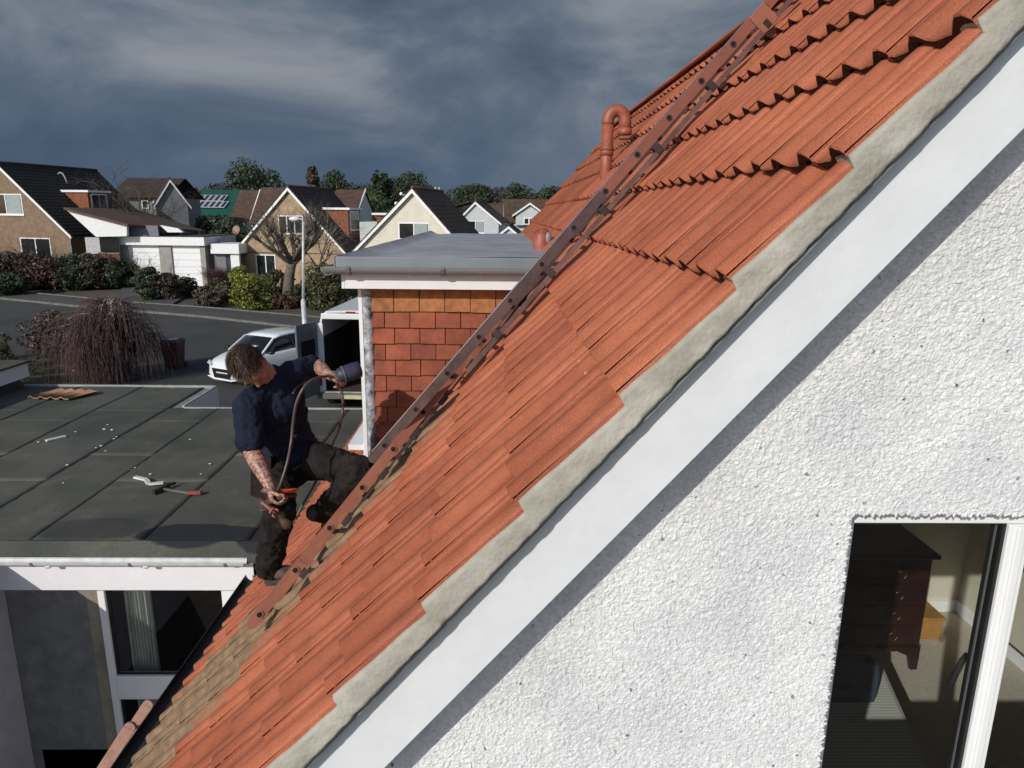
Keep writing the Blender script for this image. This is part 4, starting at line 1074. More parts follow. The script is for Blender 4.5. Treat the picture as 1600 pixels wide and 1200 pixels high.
# dormer on its right slope, flue pipe
slA = (ap.z-.1-zE-.2)/(uR-.15)
def on_slope(fr, px, py, zr_, sl_, off=.12):
    """hit of a pixel ray with the right-hand roof slope z = zr - sl*u"""
    r = ray(px, py); A = EYE-fr.o
    # z = EYE.z + t r.z ; u = A.u + t r.u
    au, ru = A.dot(fr.u), r.dot(fr.u); t = (zr_+off-sl_*au-EYE.z)/(r.z+sl_*ru); q = EYE+r*t; return (q-fr.o).dot(fr.u), (q-fr.o).dot(fr.v), q.z
d0 = on_slope(frA, 116, 326, ap.z-.1, slA); d1 = on_slope(frA, 172, 330, ap.z-.1, slA)
BRK = M('orange_brick', (.19, .066, .028), .85, .25, 5, bump=.4, bs=20)
def dormer(fr, T, u_front, v0, v1, z0, z1, u_back, wall=BRK, panes=2, name='dormer', gl=(0.12, .88)):
    m_ = MB(); fr.box(m_, u_back, u_front, v0, v1, z0-.6, z1); D_ = obj(name, m_, wall, T)
    m_ = MB(); fr.box(m_, u_back, u_front+.18, v0-.15, v1+.15, z1+.002, z1+.16); obj('dormer_roof', m_, WHITE, D_)
    m_ = MB(); fr.box(m_, u_front+.002, u_front+.05, v0+(v1-v0)*gl[0], v0+(v1-v0)*gl[1], z0, z1-.08); obj('window_frame', m_, WHITE, D_)
    n_ = panes; a, b = v0+(v1-v0)*gl[0]+.07, v0+(v1-v0)*gl[1]-.07; w_ = (b-a)/n_
    m_ = MB()
    for k in range(n_): fr.box(m_, u_front+.052, u_front+.057, a+w_*k+.03, a+w_*(k+1)-.03, z0+.1, z1-.18)
    obj('pane', m_, DGL, D_)
    return D_
# the dormer is seen from its gable-side cheek (orange) and its front (window)
uf = uR-1.0
c0_ = frA.hitu(140, 330, uf); c1_ = frA.hitu(172, 330, uf); ctop = frA.hitu(150, 301, uf)
dormer(frA, TA, uf, c0_[0], c1_[0], c0_[1]+.05, ctop[1], uf-2.4)
q = MB(); a = on_slope(frA, 105, 287, ap.z-.1, slA); b_ = frA.W(a[0], a[1], a[2])
q.tube([b_, b_+Vector((-.1, 0, .45)), b_+Vector((-.25, 0, .75)), b_+Vector((-.45, 0, .82)), b_+Vector((-.6, 0, .7))], .055, 8); obj('flue_pipe', q, M('pale_pipe', (.35, .35, .35), .4), TA)
# ---- low brown roofed link with white clad end, and the double garage
frL = Fr(P(150, 420, 46)[:2], 2)
CLAD = M('white_cladding', (.74, .75, .77), .5, .02, 4, bump=.3, bs=3)
TL = thing('link_building', 'low brown tiled building with a white clad sloping end between brown house and garages', 'house', P(180, 430, 52))
def pp(px, py, Y): return P(px, py, Y)
m_ = MB(); Yl = 50.6
m_.prism([pp(104, 328, Yl), pp(150, 370, Yl), pp(198, 369, Yl), pp(198, 352, Yl)], (0, .3, 0)); obj('clad_wall', m_, CLAD, TL)
m_ = MB()
A_, B_, C_, D_ = pp(99, 324, 50.3), pp(199, 350, 50.3), pp(322, 361, 56), pp(210, 326, 61)
m_.add([A_, B_, C_, D_]+[v-Vector((0, 0, .14)) for v in (A_, B_, C_, D_)], [(0, 1, 2, 3), (7, 6, 5, 4), (0, 4, 5, 1), (1, 5, 6, 2), (2, 6, 7, 3), (3, 7, 4, 0)])
obj('roof', m_, RBRN, TL)
m_ = MB(); m_.box(pp(136, 400, 51).x, pp(186, 400, 51).x, 51.0, 51.2, 0, pp(150, 371, 51).z); obj('wall', m_, M('pale_wall', (.42, .42, .43), .8), TL)
m_ = MB(); a, b = pp(158, 394, 50.95), pp(184, 371, 50.95); m_.box(a.x, b.x, 50.9, 50.99, a.z, b.z); obj('window', m_, DGL, TL)
m_ = MB(); a2_ = pp(158, 415, 50.95); m_.box(a.x, b.x, 50.92, 50.99, 0, a.z-.08); obj('brick_panel', m_, M('dark_brick', (.11, .045, .03), .85, .2, 6), TL)
m_ = MB(); a, b = pp(198, 352, 51.5), pp(248, 370, 51.5); m_.box(a.x, b.x, 51.5, 51.7, b.z, a.z); obj('side_wall', m_, M('grey_wall', (.16, .17, .19), .8), TL)
m_ = MB(); m_.prism([pp(250, 352, 51.6), pp(262, 363, 51.6), pp(286, 363, 51.6), pp(278, 357, 51.6)], (0, .3, 0)); obj('clad_wall', m_, CLAD, TL)
TG = thing('double_garage', 'flat roofed double garage with grey piers and two white doors', 'garage', P(250, 435, 52))
Yg = 51.6
def gx(px): return P(px, 400, Yg).x
zt, zm = P(250, 370, Yg).z, P(250, 383, Yg).z
m_ = MB(); m_.box(gx(182), gx(323), Yg-.25, Yg+6, zm, zt); obj('fascia', m_, WHITE, TG)
for a, b in ((184, 200), (249, 268), (313, 321)):
    m_ = MB(); m_.box(gx(a), gx(b), Yg, Yg+(6 if a != 249 else .5), 0, zm-.003); obj('pier', m_, M('grey_pier', (.30, .29, .27), .9, .1, 4, bump=.5, bs=20), TG)
for a, b in ((200, 249), (268, 313)):
    m_ = MB(); n_ = 6
    for k in range(n_):
        z0 = .02+(zm-.06)*k/n_; m_.box(gx(a)+.01, gx(b)-.01, Yg+.12, Yg+.18, z0, z0+(zm-.06)/n_-.02)
    m_.box(gx(a)+.01, gx(b)-.01, Yg+.19, Yg+.22, 0, zm-.01)
    dd_ = obj('garage_door', m_, M('white_garage_door', (.80, .81, .83), .4, .01), TG)
    q = MB(); q.box((gx(a)+gx(b))/2-.08, (gx(a)+gx(b))/2+.08, Yg+.08, Yg+.12, .9, .95); obj('handle', q, M('dark_handle', ()), dd_)
m_ = MB(); m_.box(gx(183)+.02, gx(323)-.02, Yg-.2, Yg+6, zt+.002, zt+.05); obj('roof', m_, M('dark_felt', (.04, .04, .042), .9), TG)
# entrance link to the right of the garages
TE = thing('entrance_link', 'white fascia porch with grey panel and dark door beside the brick gable', 'porch', P(350, 435, 52))
m_ = MB(); a, b = P(331, 396, 52), P(374, 381, 52); m_.box(a.x, b.x, 51.8, 54.5, a.z, b.z); obj('fascia', m_, WHITE, TE)
m_ = MB(); b2 = P(352, 396, 52.2); m_.box(a.x, b2.x, 52.2, 52.4, 0, a.z-.003); obj('panel', m_, M('grey_panel', (.17, .17, .18), .7), TE)
m_ = MB(); b3 = P(361, 396, 52.2); m_.box(b2.x+.01, b3.x, 52.25, 52.3, 0, a.z-.003); obj('door', m_, M('dark_door', (.015, .03, .035), .4), TE)
m_ = MB(); b4 = P(373, 396, 52.0); m_.box(b3.x+.01, b4.x, 52.0, 52.3, 0, a.z-.003); obj('pillar', m_, WHITE, TE)
# ---- B: brick gable house
BUFF = M('buff_stone_block', (.27, .19, .115), .9, .2, 2.2, bump=.6, bs=12, col2=(.42, .31, .20), detail=9, bdist=.03)
ap = P(451, 290, 53); frB = Fr((ap.x, ap.y), 9)
uR, zE = frB.hit(541, 392); uL, _ = frB.hit(370, 392)
TB, rB = gable_house('buff_gable_house', 'buff stone gabled house with dark roof behind the pollarded tree', frB, uR-.25, 7.6, zE+.15, ap.z-.15, BUFF, RMID, hwl=-uL-.25)
for (x0, y0, x1, y1), pn in (((436, 337, 473, 365), 3), ((402, 398, 430, 435), 2)):
    a = frB.hit(x0, y1); b = frB.hit(x1, y0); window(frB, TB, a[0], b[0], a[1], b[1], panes=pn)
q = MB(); a = frB.hit(371, 399); b = frB.hit(541, 397); frB.box(q, a[0]+.3, b[0]-.3, -.035, -.003, b[1]-.04, b[1]+.04); obj('string_course', q, M('dark_band', (.12, .085, .055), .8), TB)
uf = uR-.75; c0_ = frB.hitu(545, 362, uf); c1_ = frB.hitu(560, 362, uf); ct = frB.hitu(550, 328, uf)
dormer(frB, TB, uf, max(1.0, c0_[0]), max(1.0, c0_[0])+2.6, c0_[1]+.05, ct[1], uf-2.6, panes=2)
# ---- C: cream gable house
CRM = M('cream_render', (.64, .60, .50), .85, .04, 2)
ap = P(645, 293, 44); frC = Fr((ap.x, ap.y), 8)
uR, zE = frC.hit(738, 398); uL, _ = frC.hit(548, 398)
TC, rC = gable_house('cream_gable_house', 'cream rendered gabled house with brown roof behind the dormer roof', frC, uR-.25, 8, zE+.1, ap.z-.12, CRM, RBRN, hwl=-uL-.25)
a = frC.hit(623, 374); b = frC.hit(671, 348); window(frC, TC, a[0], b[0], a[1], b[1], panes=2, curtain=1)
for px, py in ((627, 303), (619, 318), (572, 371)):
    q = MB(); a = frC.hit(px, py, .4); q.ball(frC.W(a[0], .4, a[1]), .11, 8, 6); q.bar(frC.W(a[0]+.3, .4, a[1]-.1), frC.W(a[0], .4, a[1]), .04, .04); obj('flood_light', q, WHITE, TC)
# ---- D, E: white houses further away
WGR = M('pale_grey_render', (.50, .52, .53), .85, .04, 2)
ap = P(743, 314, 72); frD = Fr((ap.x, ap.y), 4)
uR, zE = frD.hit(779, 346); uL, _ = frD.hit(714, 340)
TD, _ = gable_house('white_gable_house', 'small pale house with white barge boards right of the cream gable', frD, uR, 12, zE, ap.z-.1, WGR, RBRN, hwl=-uL)
a = frD.hit(729, 364); b = frD.hit(757, 345); window(frD, TD, a[0], b[0], a[1], b[1], panes=2, curtain=1)
q = MB(); slab(q, frD, -9.5, zE-.4, -1.0, ap.z-.0, 3, 9); rr_ = obj('side_roof', q, RBRN, TD)
q = MB(); frD.box(q, -5.2, -4.3, 6, 7, zE, ap.z+1.1); obj('chimney', q, M('pale_chimney', (.35, .33, .30), .9, .1), rr_)
q = MB()
for k in range(2): q.tube([frD.W(-4.95+.4*k, 6.5, ap.z+1.1), frD.W(-4.95+.4*k, 6.5, ap.z+1.5)], .12, 8)
obj('chimney_pot', q, M('pale_chimney', ()), rr_)
q = MB(); frD.box(q, -9, -3.4, 3.4, 9, 0, zE+.3); obj('side_wall', q, WGR, TD)
ap = P(795, 352, 64); frP = Fr((ap.x, ap.y), 6)
TP_, _ = gable_house('small_porch_gable', 'low white gabled porch in front of the pale distant houses', frP, 1.9, 4, ap.z-1.6, ap.z-.1, WGR, RMID, cat='porch')
# E: its long roof runs across the view
ex0, ex1 = P(786, 345, 84), P(868, 345, 84)
TEh = thing('white_dormer_house', 'pale house with long brown roof and gabled dormer beside the near roof edge', 'house', (ex0.x+4, 86, 0))
frE = Fr((ex0.x, 84), 90)      # u runs towards the camera, v to the right
zr_, ze_ = P(800, 313, 88).z, P(800, 345, 84).z
q = MB(); q.prism([(ex0.x+.3, 84, 0), (ex0.x+.3, 84, ze_), (ex0.x+.3, 88, zr_), (ex0.x+.3, 92, ze_), (ex0.x+.3, 92, 0)], (14, 0, 0)); obj('wall', q, WGR, TEh)
q = MB(); frE2 = Fr((ex0.x, 88), 90); slab(q, frE2, 4.3, ze_-.15, 0, zr_+.15, 0, 14.6); slab(q, frE2, -4.3, ze_-.15, 0, zr_+.15, 0, 14.6); obj('roof', q, RBRN, TEh)
q = MB(); q.prism([(ex0.x, 83.6, ze_-.2), (ex0.x, 88, zr_+.15), (ex0.x, 88, zr_-.25), (ex0.x, 83.6, ze_-.55)], (.1, 0, 0)); obj('barge_board', q, WHITE, TEh)
cxE = P(828, 330, 83.2).x
q = MB(); z0, z1 = P(828, 352, 83.4).z, P(828, 322, 83.4).z
q.prism([(cxE-1.6, 83.4, z0), (cxE+1.6, 83.4, z0), (cxE+1.6, 83.4, z1-1.0), (cxE, 83.4, z1), (cxE-1.6, 83.4, z1-1.0)], (0, 3, 0)); dE = obj('dormer', q, WGR, TEh)
q = MB(); q.prism([(cxE-2.0, 83.1, z1-1.2), (cxE, 83.1, z1+.15), (cxE+2.0, 83.1, z1-1.2), (cxE+2.0, 83.1, z1-1.0), (cxE, 83.1, z1+.38), (cxE-2.0, 83.1, z1-1.0)], (0, .15, 0)); obj('dormer_barge', q, WHITE, dE)
q = MB(); q.prism([(cxE-2.0, 83.26, z1-1.2), (cxE, 83.26, z1+.15), (cxE+2.0, 83.26, z1-1.2), (cxE+2.0, 83.26, z1-1.0), (cxE, 83.26, z1+.33), (cxE-2.0, 83.26, z1-1.0)], (0, 3.4, 0)); obj('dormer_roof', q, RBRN, dE)
q = MB(); a, b = P(818, 351, 83.3), P(835, 340, 83.3); q.box(a.x, b.x, 83.3, 83.39, a.z, b.z); w_ = obj('window', q, WHITE, TEh)
q = MB(); m_x = (a.x+b.x)/2; q.box(a.x+.12, m_x-.08, 83.27, 83.298, a.z+.12, b.z-.12); q.box(m_x+.08, b.x-.12, 83.27, 83.298, a.z+.12, b.z-.12); obj('pane', q, DGL, w_)
# D2: roof between D and E
TD2 = thing('brown_roofed_terrace', 'brown roofed terrace showing between two pale distant houses', 'house', P(765, 330, 92))
q = MB(); frT = Fr((P(745, 330, 92).x, 92), 90); zz0, zz1 = P(765, 345, 92).z, P(765, 318, 95).z
slab(q, frT, 3.2, zz0, 0, zz1, 0, 5.2); slab(q, frT, -3.2, zz0, 0, zz1, 0, 5.2); obj('roof', q, RBRN, TD2)
q = MB(); q.box(P(745, 330, 92).x+.1, P(745, 330, 92).x+5.1, 89, 95, 0, zz0); obj('wall', q, WGR, TD2)
# ---- F: grey gable behind the link building
GRY = M('grey_harl', (.17, .175, .19), .9, .06, 2)
ap = P(265, 279, 66); frF = Fr((ap.x, ap.y), -28)
uR, zE = frF.hit(293, 320); 
TF, _ = gable_house('grey_gable_house', 'grey harled gabled house behind the low brown link roof', frF, uR, 3, zE+.2, ap.z-.1, GRY, RMID, hwl=uR)
fx0, fx1 = P(168, 300, 67).x, P(262, 300, 67).x; fz1, fz0 = P(215, 278, 71).z, P(215, 308, 67).z; frF2 = Fr((fx0, 71), 90)
q = MB(); slab(q, frF2, 4.2, fz0, 0, fz1, 0, fx1-fx0); slab(q, frF2, -4.2, fz0, 0, fz1, 0, fx1-fx0); obj('long_roof', q, RMID, TF)
q = MB(); q.box(fx0+.2, fx1, 67.3, 74, 0, fz0-.05); obj('rear_wall', q, GRY, TF)
for px in (190, 222, 240):
    a_, b_ = P(px, 326, 67.2), P(px+9, 312, 67.2); q = MB(); q.box(a_.x, b_.x, 67.2, 67.28, a_.z, b_.z); w_ = obj('window', q, WHITE, TF)
    q = MB(); q.box(a_.x+.12, b_.x-.1, 67.15, 67.19, a_.z+.12, b_.z-.12); obj('pane', q, DGL, w_)
# ---- green roof with solar panels
TS = thing('green_roofed_hall', 'building with a green metal roof carrying two rows of solar panels', 'hall', P(318, 330, 92))
q = MB(); xg0, xg1 = P(279, 320, 88).x, P(360, 320, 88).x; zb0, zb1 = P(318, 338, 88).z, P(318, 296, 96).z
fG = Fr((xg0, 96), 90); GRN = M('green_metal_roof', (.010, .075, .05), .5, .06, 1)
slab(q, fG, 8, zb0, 0, zb1, 0, xg1-xg0+3, course=1.3); gr_ = obj('roof', q, GRN, TS)
q = MB(); slab(q, fG, -8, zb0, 0, zb1, 0, xg1-xg0+3, course=1.3); obj('roof', q, GRN, TS)
q = MB(); q.box(xg0, xg1+3, 88.5, 103, 0, zb0-.05); obj('wall', q, WGR, TS)
SP = M('solar_cell', (.018, .015, .035), .2, .1, 3); sn = Vector((0, -(zb1-zb0), 8)).normalized()
su = Vector((1, 0, 0)); sv = Vector((0, 8, zb1-zb0)).normalized(); k_ = 0
so = P(288, 323, 90.0); t_ = (Vector((xg0, 88, zb0))-so).dot(sn); so = so+sn*(t_+.16)
wpx = (P(352, 320, 91).x-P(290, 320, 91).x)/7
for r_ in range(2):
    for c_ in range(7):
        b = so+su*(c_*wpx-.75*r_)+sv*(r_*2.05); q = MB(); q.obox(b, su, sv, sn, (0, wpx-.06), (0, 1.98), (0, .05)); f_ = obj('solar_panel', q, M('panel_frame', (.45, .46, .5), .4), TS)
        q = MB(); q.obox(b, su, sv, sn, (.12, wpx-.18), (.12, 1.86), (.051, .06)); obj('cells', q, SP, f_)
# ---- brown roofs behind B
def long_roof(name, label, px0, px1, pyr, pye, Y, mat, chim=False):
    x0, x1 = P(px0, 320, Y).x, P(px1, 320, Y).x; zr_ = P((px0+px1)/2, pyr, Y+4).z; ze_ = P((px0+px1)/2, pye, Y).z
    T = thing(name, label, 'house', ((x0+x1)/2, Y+4, 0)); f = Fr((x0, Y+4), 90)
    q = MB(); slab(q, f, 4.4, ze_, 0, zr_, 0, x1-x0); slab(q, f, -4.4, ze_, 0, zr_, 0, x1-x0); obj('roof', q, mat, T)
    q = MB(); q.prism([(x0+.1, Y, 0), (x0+.1, Y, ze_-.1), (x0+.1, Y+4, zr_-.2), (x0+.1, Y+8, ze_-.1), (x0+.1, Y+8, 0)], (x1-x0-.2, 0, 0)); obj('wall', q, WGR, T)
    q = MB(); q.box(x1-.02, x1+.1, Y-.4, Y-.2, ze_-.3, ze_); q.prism([(x1, Y-.4, ze_-.1), (x1, Y+4, zr_+.1), (x1, Y+4, zr_-.15), (x1, Y-.4, ze_-.35)], (.10, 0, 0)); obj('barge_board', q, WHITE, T)
    return T
long_roof('brown_roofed_row', 'plain brown tiled roof beside the green roof with solar panels', 356, 388, 297, 346, 78, RBRN)
long_roof('brown_roofed_row', 'taller brown tiled roof rising left of the buff gable', 389, 447, 293, 350, 70, RBRN)
long_roof('brown_roofed_row', 'brown tiled roof end showing right of the buff gable', 512, 559, 296, 327, 68, RBRN)
# flat dormer and garage between B and C
TM = thing('flat_roofed_outbuilding', 'low white outbuilding with a small orange brick dormer between the two gables', 'outbuilding', P(585, 350, 52))
q = MB(); a, b = P(562, 356, 52), P(592, 347, 52); q.box(a.x, b.x, 52, 56, 0, b.z); obj('wall', q, WGR, TM)
q = MB(); a, b = P(589, 352, 50), P(601, 336, 50); q.box(a.x, b.x, 50, 52, a.z, b.z-.02); obj('brick_dormer', q, BRK, TM)
q = MB(); q.box(a.x-.3, b.x+.3, 49.8, 52, b.z, b.z+.14); obj('roof_slab', q, WHITE, TM)
# satellite dish on the entrance link
sd_ = thing('satellite_dish', 'round tan satellite dish above the entrance link', 'satellite dish', P(369, 372, 55))
c = P(369, 359, 55); q = MB(); nn = 20; ax = Vector((-.25, -1, .25)).normalized(); s1 = ax.orthogonal().normalized(); s2 = ax.cross(s1)
q.v = [c-ax*.06]+[c+(s1*math.cos(2*PI*k/nn)+s2*math.sin(2*PI*k/nn))*.32 for k in range(nn)]+[c-ax*.09]+[c-ax*.02+(s1*math.cos(2*PI*k/nn)+s2*math.sin(2*PI*k/nn))*.32 for k in range(nn)]
q.f = [(0, 1+k, 1+(k+1) % nn) for k in range(nn)]+[(nn+1, nn+2+(k+1) % nn, nn+2+k) for k in range(nn)]+[(1+k, nn+2+k, nn+2+(k+1) % nn, 1+(k+1) % nn) for k in range(nn)]; q.sm = [True]*len(q.f)
obj('dish', q, M('tan_dish', (.30, .21, .15), .7, .1), sd_, fixn=False)
q = MB(); q.tube([c-ax*.08, c-ax*.2, c-ax*.2-Vector((0, 0, 1.1))], .03, 8); q.tube([c-Vector((0, 0, .3)), c+ax*.35-Vector((0, 0, .1))], .015, 6); obj('bracket', q, M('dark_handle', ()), sd_)
# ================================================================ trees and shrubs
def bark(name, c, c2): return M(name, c, .9, .2, 5, bump=.6, bs=18, col2=c2)
BARKG = bark('grey_bark', (.075, .062, .050), (.16, .135, .11))
BARKD = bark('dark_bark', (.030, .022, .018), (.07, .055, .045))
BARKP = bark('pale_bark', (.17, .145, .12), (.33, .29, .25))
TWIGP = bark('purple_twig', (.045, .024, .026), (.115, .066, .064))
def leafmat(name, c, c2, rough=.6):
    m = M(name, c, rough, .3, 2.5, col2=c2, island=.45); return m
L_DK = leafmat('dark_evergreen', (.020, .034, .014), (.045, .066, .026))
L_MD = leafmat('mid_green_leaf', (.028, .052, .014), (.062, .098, .030))
L_YE = leafmat('yellow_green_leaf', (.085, .105, .010), (.19, .205, .022))
L_BR = leafmat('brown_twiggy_leaf', (.052, .035, .025), (.115, .080, .055))
L_OL = leafmat('olive_leaf', (.045, .048, .018), (.095, .090, .035))
L_RD = leafmat('russet_leaf', (.07, .032, .022), (.13, .065, .045))
def branch(mb, p, d, L_, r, depth, rr, spread=.6, droop=0.0, n=5, ratio=.68, kids=3, wig=.18, tips=None):
    pts = [p]; q = p.copy(); dd = d.copy(); k = 4
    for i in range(k):
        dd = (dd+Vector((rr.gauss(0, wig), rr.gauss(0, wig), rr.gauss(0, wig)-droop)))
        dd.normalize(); q = q+dd*(L_/k); pts.append(q.copy())
    rs = [r*(1-.45*i/k) for i in range(k+1)]
    mb.tube(pts, rs, n, caps=False)
    if depth == 0:
        if tips is not None: tips.append(q)
        return
    for c in range(kids):
        i = rr.randint(1, k); ax = Vector((rr.gauss(0, 1), rr.gauss(0, 1), rr.gauss(0, 1)))
        nd = (dd+ax.normalized()*spread*rr.uniform(.6, 1.4)+Vector((0, 0, .12))).normalized()
        branch(mb, pts[i if c else k], nd, L_*ratio*rr.uniform(.75, 1.2), rs[i if c else k]*.72, depth-1, rr, spread, droop, max(3, n-1), ratio, kids, wig, tips)
def bare_tree(name, label, loc, h, seed, mat, cat='tree', depth=5, kids=3, r=None, lean=(0, 0), spread=.6, ratio=.70, trunkf=.3, group=None):
    rr = random.Random(seed); T = thing(name, label, cat, loc, group); loc = Vector(loc)
    m_ = MB(); r = r or h*.022; d = Vector((lean[0], lean[1], 1)).normalized()
    top = loc+d*h*trunkf; m_.tube([loc-Vector((0, 0, .1)), loc+d*h*trunkf*.5+Vector((.02*h*rr.uniform(-1, 1), 0, 0)), top], [r*1.25, r, r*.85], 8); obj('trunk', m_, mat, T)
    c_ = MB()
    for k in range(kids+1):
        a = 2*PI*k/(kids+1)+rr.uniform(-.4, .4); nd = (d+Vector((math.cos(a), math.sin(a), 0))*spread*rr.uniform(.6, 1.1)).normalized()
        branch(c_, top-d*.1*k*r, nd, h*.30, r*.6, depth-1, rr, spread, 0, 5, ratio, kids, .16)
    obj('crown', c_, mat, T, fixn=False); return T
def leaf_cloud(mb, clumps, n, size, rr, flat=0):
    """n leaf faces scattered in a list of clumps (centre, radius vector)"""
    for k in range(n):
        c, R_ = clumps[rr.randrange(len(clumps))]
        while True:
            v = Vector((rr.uniform(-1, 1), rr.uniform(-1, 1), rr.uniform(-1, 1)))
            if .25 < v.length < 1: break
        v = v.normalized()*(v.length**.4)
        p = c+Vector((v.x*R_.x, v.y*R_.y, v.z*R_.z))
        nrm = (v+Vector((rr.gauss(0, .7), rr.gauss(0, .7), rr.gauss(0, .7)))).normalized(); a = nrm.orthogonal().normalized(); a = Matrix.Rotation(rr.uniform(0, 2*PI), 3, nrm)@a; b = nrm.cross(a)
        s_ = size*rr.uniform(.6, 1.4); o = len(mb.v)
        mb.v += [p-a*s_, p+b*s_*.5, p+a*s_, p-b*s_*.5]; mb.f.append((o, o+1, o+2, o+3)); mb.sm.append(False)
def leafy(name, label, loc, w, h, mat, seed, cat='tree', n=2600, size=.16, trunk=.15, nclump=26, shape='round', group=None, bmat=None):
    rr = random.Random(seed); T = thing(name, label, cat, loc, group); loc = Vector(loc)
    cl = []; z0 = h*trunk
    for k in range(nclump):
        if shape == 'cone':
            t = rr.random()**.8; rad = w*.5*(1-t)*.85+.05*w; z = z0+(h-z0)*t
        else:
            t = rr.uniform(0.05, .98); rad = w*.5*math.sqrt(max(0, 1-(2*t-1)**2))*rr.uniform(.45, .95); z = z0+(h-z0)*t*.95
        a = rr.uniform(0, 2*PI); s_ = rr.uniform(.12, .24)*(w+h)*.42*(1 if shape != 'cone' else (1-t)*.7+.2)
        c = loc+Vector((math.cos(a)*rad, math.sin(a)*rad, z)); cl.append((c, Vector((s_, s_, s_*.72))))
    tr = MB(); tr.tube([loc-Vector((0, 0, .1)), loc+Vector((.02*w, 0, h*.35)), loc+Vector((0, 0, h*.8))], [w*.05+.02, w*.04+.015, w*.012+.01], 7)
    for c, s_ in cl[:14]: tr.tube([loc+Vector((0, 0, z0+(c.z-loc.z-z0)*.4)), c], [w*.018+.008, .01], 4)
    obj('trunk', tr, bmat or BARKD, T)
    m_ = MB(); leaf_cloud(m_, cl, n, size, rr); obj('crown', m_, mat, T, fixn=False)
    return T
def twiggy(name, label, loc, w, h, mat, seed, n=170, cat='shrub', r=.009, leaf=None, group=None):
    """bare deciduous shrub: fans of thin stems, each forked"""
    rr = random.Random(seed); T = thing(name, label, cat, loc, group); loc = Vector(loc); m_ = MB(); tips = []
    for k in range(n):
        a = rr.uniform(0, 2*PI); e = rr.uniform(.0, 1.0); b = loc+Vector((math.cos(a)*w*.22*rr.random(), math.sin(a)*w*.22*rr.random(), 0))
        d = Vector((math.cos(a)*e*w*.5/h, math.sin(a)*e*w*.5/h, 1)); L_ = h*rr.uniform(.6, 1.0); q = b+d*L_*.5+Vector((0, 0, 0)); t = b+d*L_+Vector((rr.gauss(0, .05*w), rr.gauss(0, .05*w), -.12*h*e))
        m_.tube([b, q, t], [r*1.3, r, r*.5], 3, caps=False); tips.append(t)
        for j in range(5):
            s_ = b.lerp(q, rr.uniform(.3, 1)) if j < 2 else q.lerp(t, rr.random()); f_ = s_+Vector((rr.gauss(0, .13*w), rr.gauss(0, .13*w), abs(rr.gauss(.10, .1))*h)); m_.tube([s_, f_], [r*.7, r*.35], 3, caps=False); tips.append(f_)
    obj('stems', m_, mat, T, fixn=False)
    if leaf:
        l_ = MB(); leaf_cloud(l_, [(t, Vector((.12, .12, .1))) for t in tips], n*9, .05, rr); obj('foliage', l_, leaf, T, fixn=False)
    return T
def gz(px, py, z=0.0): v = G(px, py, z); return Vector((v.x, v.y, z))
# pollarded tree before the buff house
rr = random.Random(21); tl_ = gz(452, 474); T = thing('pollarded_tree', 'bare pollarded tree with stout grey trunk in front of the buff gabled house', 'tree', tl_)
sc_ = tl_.y/1109
m_ = MB(); fork = tl_+Vector((.35*1.0, 0, 0))+Vector((0, 0, 68*sc_)); m_.tube([tl_-Vector((0, 0, .2)), tl_+Vector((0, 0, .9)), tl_+Vector((.12, 0, 1.7)), fork], [.42, .33, .29, .27], 12); obj('trunk', m_, BARKG, T)
c_ = MB(); tips = []
for k in range(11):
    a = 2*PI*k/11+rr.uniform(-.2, .2); e = rr.uniform(.7, 1.5)
    d = Vector((math.cos(a)*e, math.sin(a)*e*.8, .75)).normalized(); p = fork-Vector((0, 0, rr.uniform(0, .5)))
    pts = [p]; dd = d.copy()
    for i in range(5):
        dd = (dd+Vector((rr.gauss(0, .14), rr.gauss(0, .14), .10))).normalized(); pts.append(pts[-1]+dd*.52)
    c_.tube(pts, [.16, .13, .11, .10, .085, .08], 7); tips.append((pts[-1], dd))
    for j in range(4):
        i = rr.randint(2, 5); nd = (dd+Vector((rr.gauss(0, .7), rr.gauss(0, .7), rr.uniform(-.1, .6)))).normalized(); tips.append((pts[i], nd))
        c_.tube([pts[i], pts[i]+nd*.5], [.07, .05], 5); tips.append((pts[i]+nd*.5, nd))
for p, dd in tips:
    for j in range(5):
        nd = (dd+Vector((rr.gauss(0, .5), rr.gauss(0, .5), rr.uniform(0, .7)))).normalized(); branch(c_, p, nd, rr.uniform(.45, 1.1), .018, 1, rr, .6, 0, 3, .6, 2, .12)
obj('crown', c_, BARKG, T, fixn=False)
bare_tree('bare_tree', 'slender bare tree whose fine twigs spread over the right slope of the buff gable', gz(500, 470), 7.0, 5, BARKP, depth=5, kids=3, r=.10, spread=.62, ratio=.72, trunkf=.28)
bare_tree('bare_tree', 'thin bare tree standing between the garage doors and the grey porch panel', gz(322, 445), 5.2, 9, BARKG, depth=4, kids=3, r=.075, spread=.45)
bare_tree('bare_tree', 'small dark bare tree standing before the left garage door', gz(217, 452), 3.4, 14, BARKD, depth=4, kids=3, r=.08, spread=.75, trunkf=.22)
bare_tree('bare_tree', 'tall bare twiggy tree rising behind the dark roofed house at left', (P(205, 300, 60).x, 60, 0), P(200, 262, 60).z+.6, 33, BARKG, depth=6, kids=3, r=.30, spread=.7, ratio=.74, trunkf=.22)
bare_tree('bare_tree', 'bare tree in front of the grey gabled house', (P(225, 300, 58).x, 58, 0), P(200, 285, 58).z, 34, BARKG, depth=5, kids=4, r=.24, spread=.75, ratio=.74, trunkf=.22)
bare_tree('bare_tree', 'bare tree growing over the front wall of the brown house at left', gz(62, 447), 5.2, 35, BARKD, depth=5, kids=3, r=.08, spread=.7, trunkf=.16)
bare_tree('bare_tree', 'bare tree at the left edge against the brown house', gz(8, 444), 5.6, 36, BARKD, depth=5, kids=3, r=.08, spread=.7, trunkf=.16)
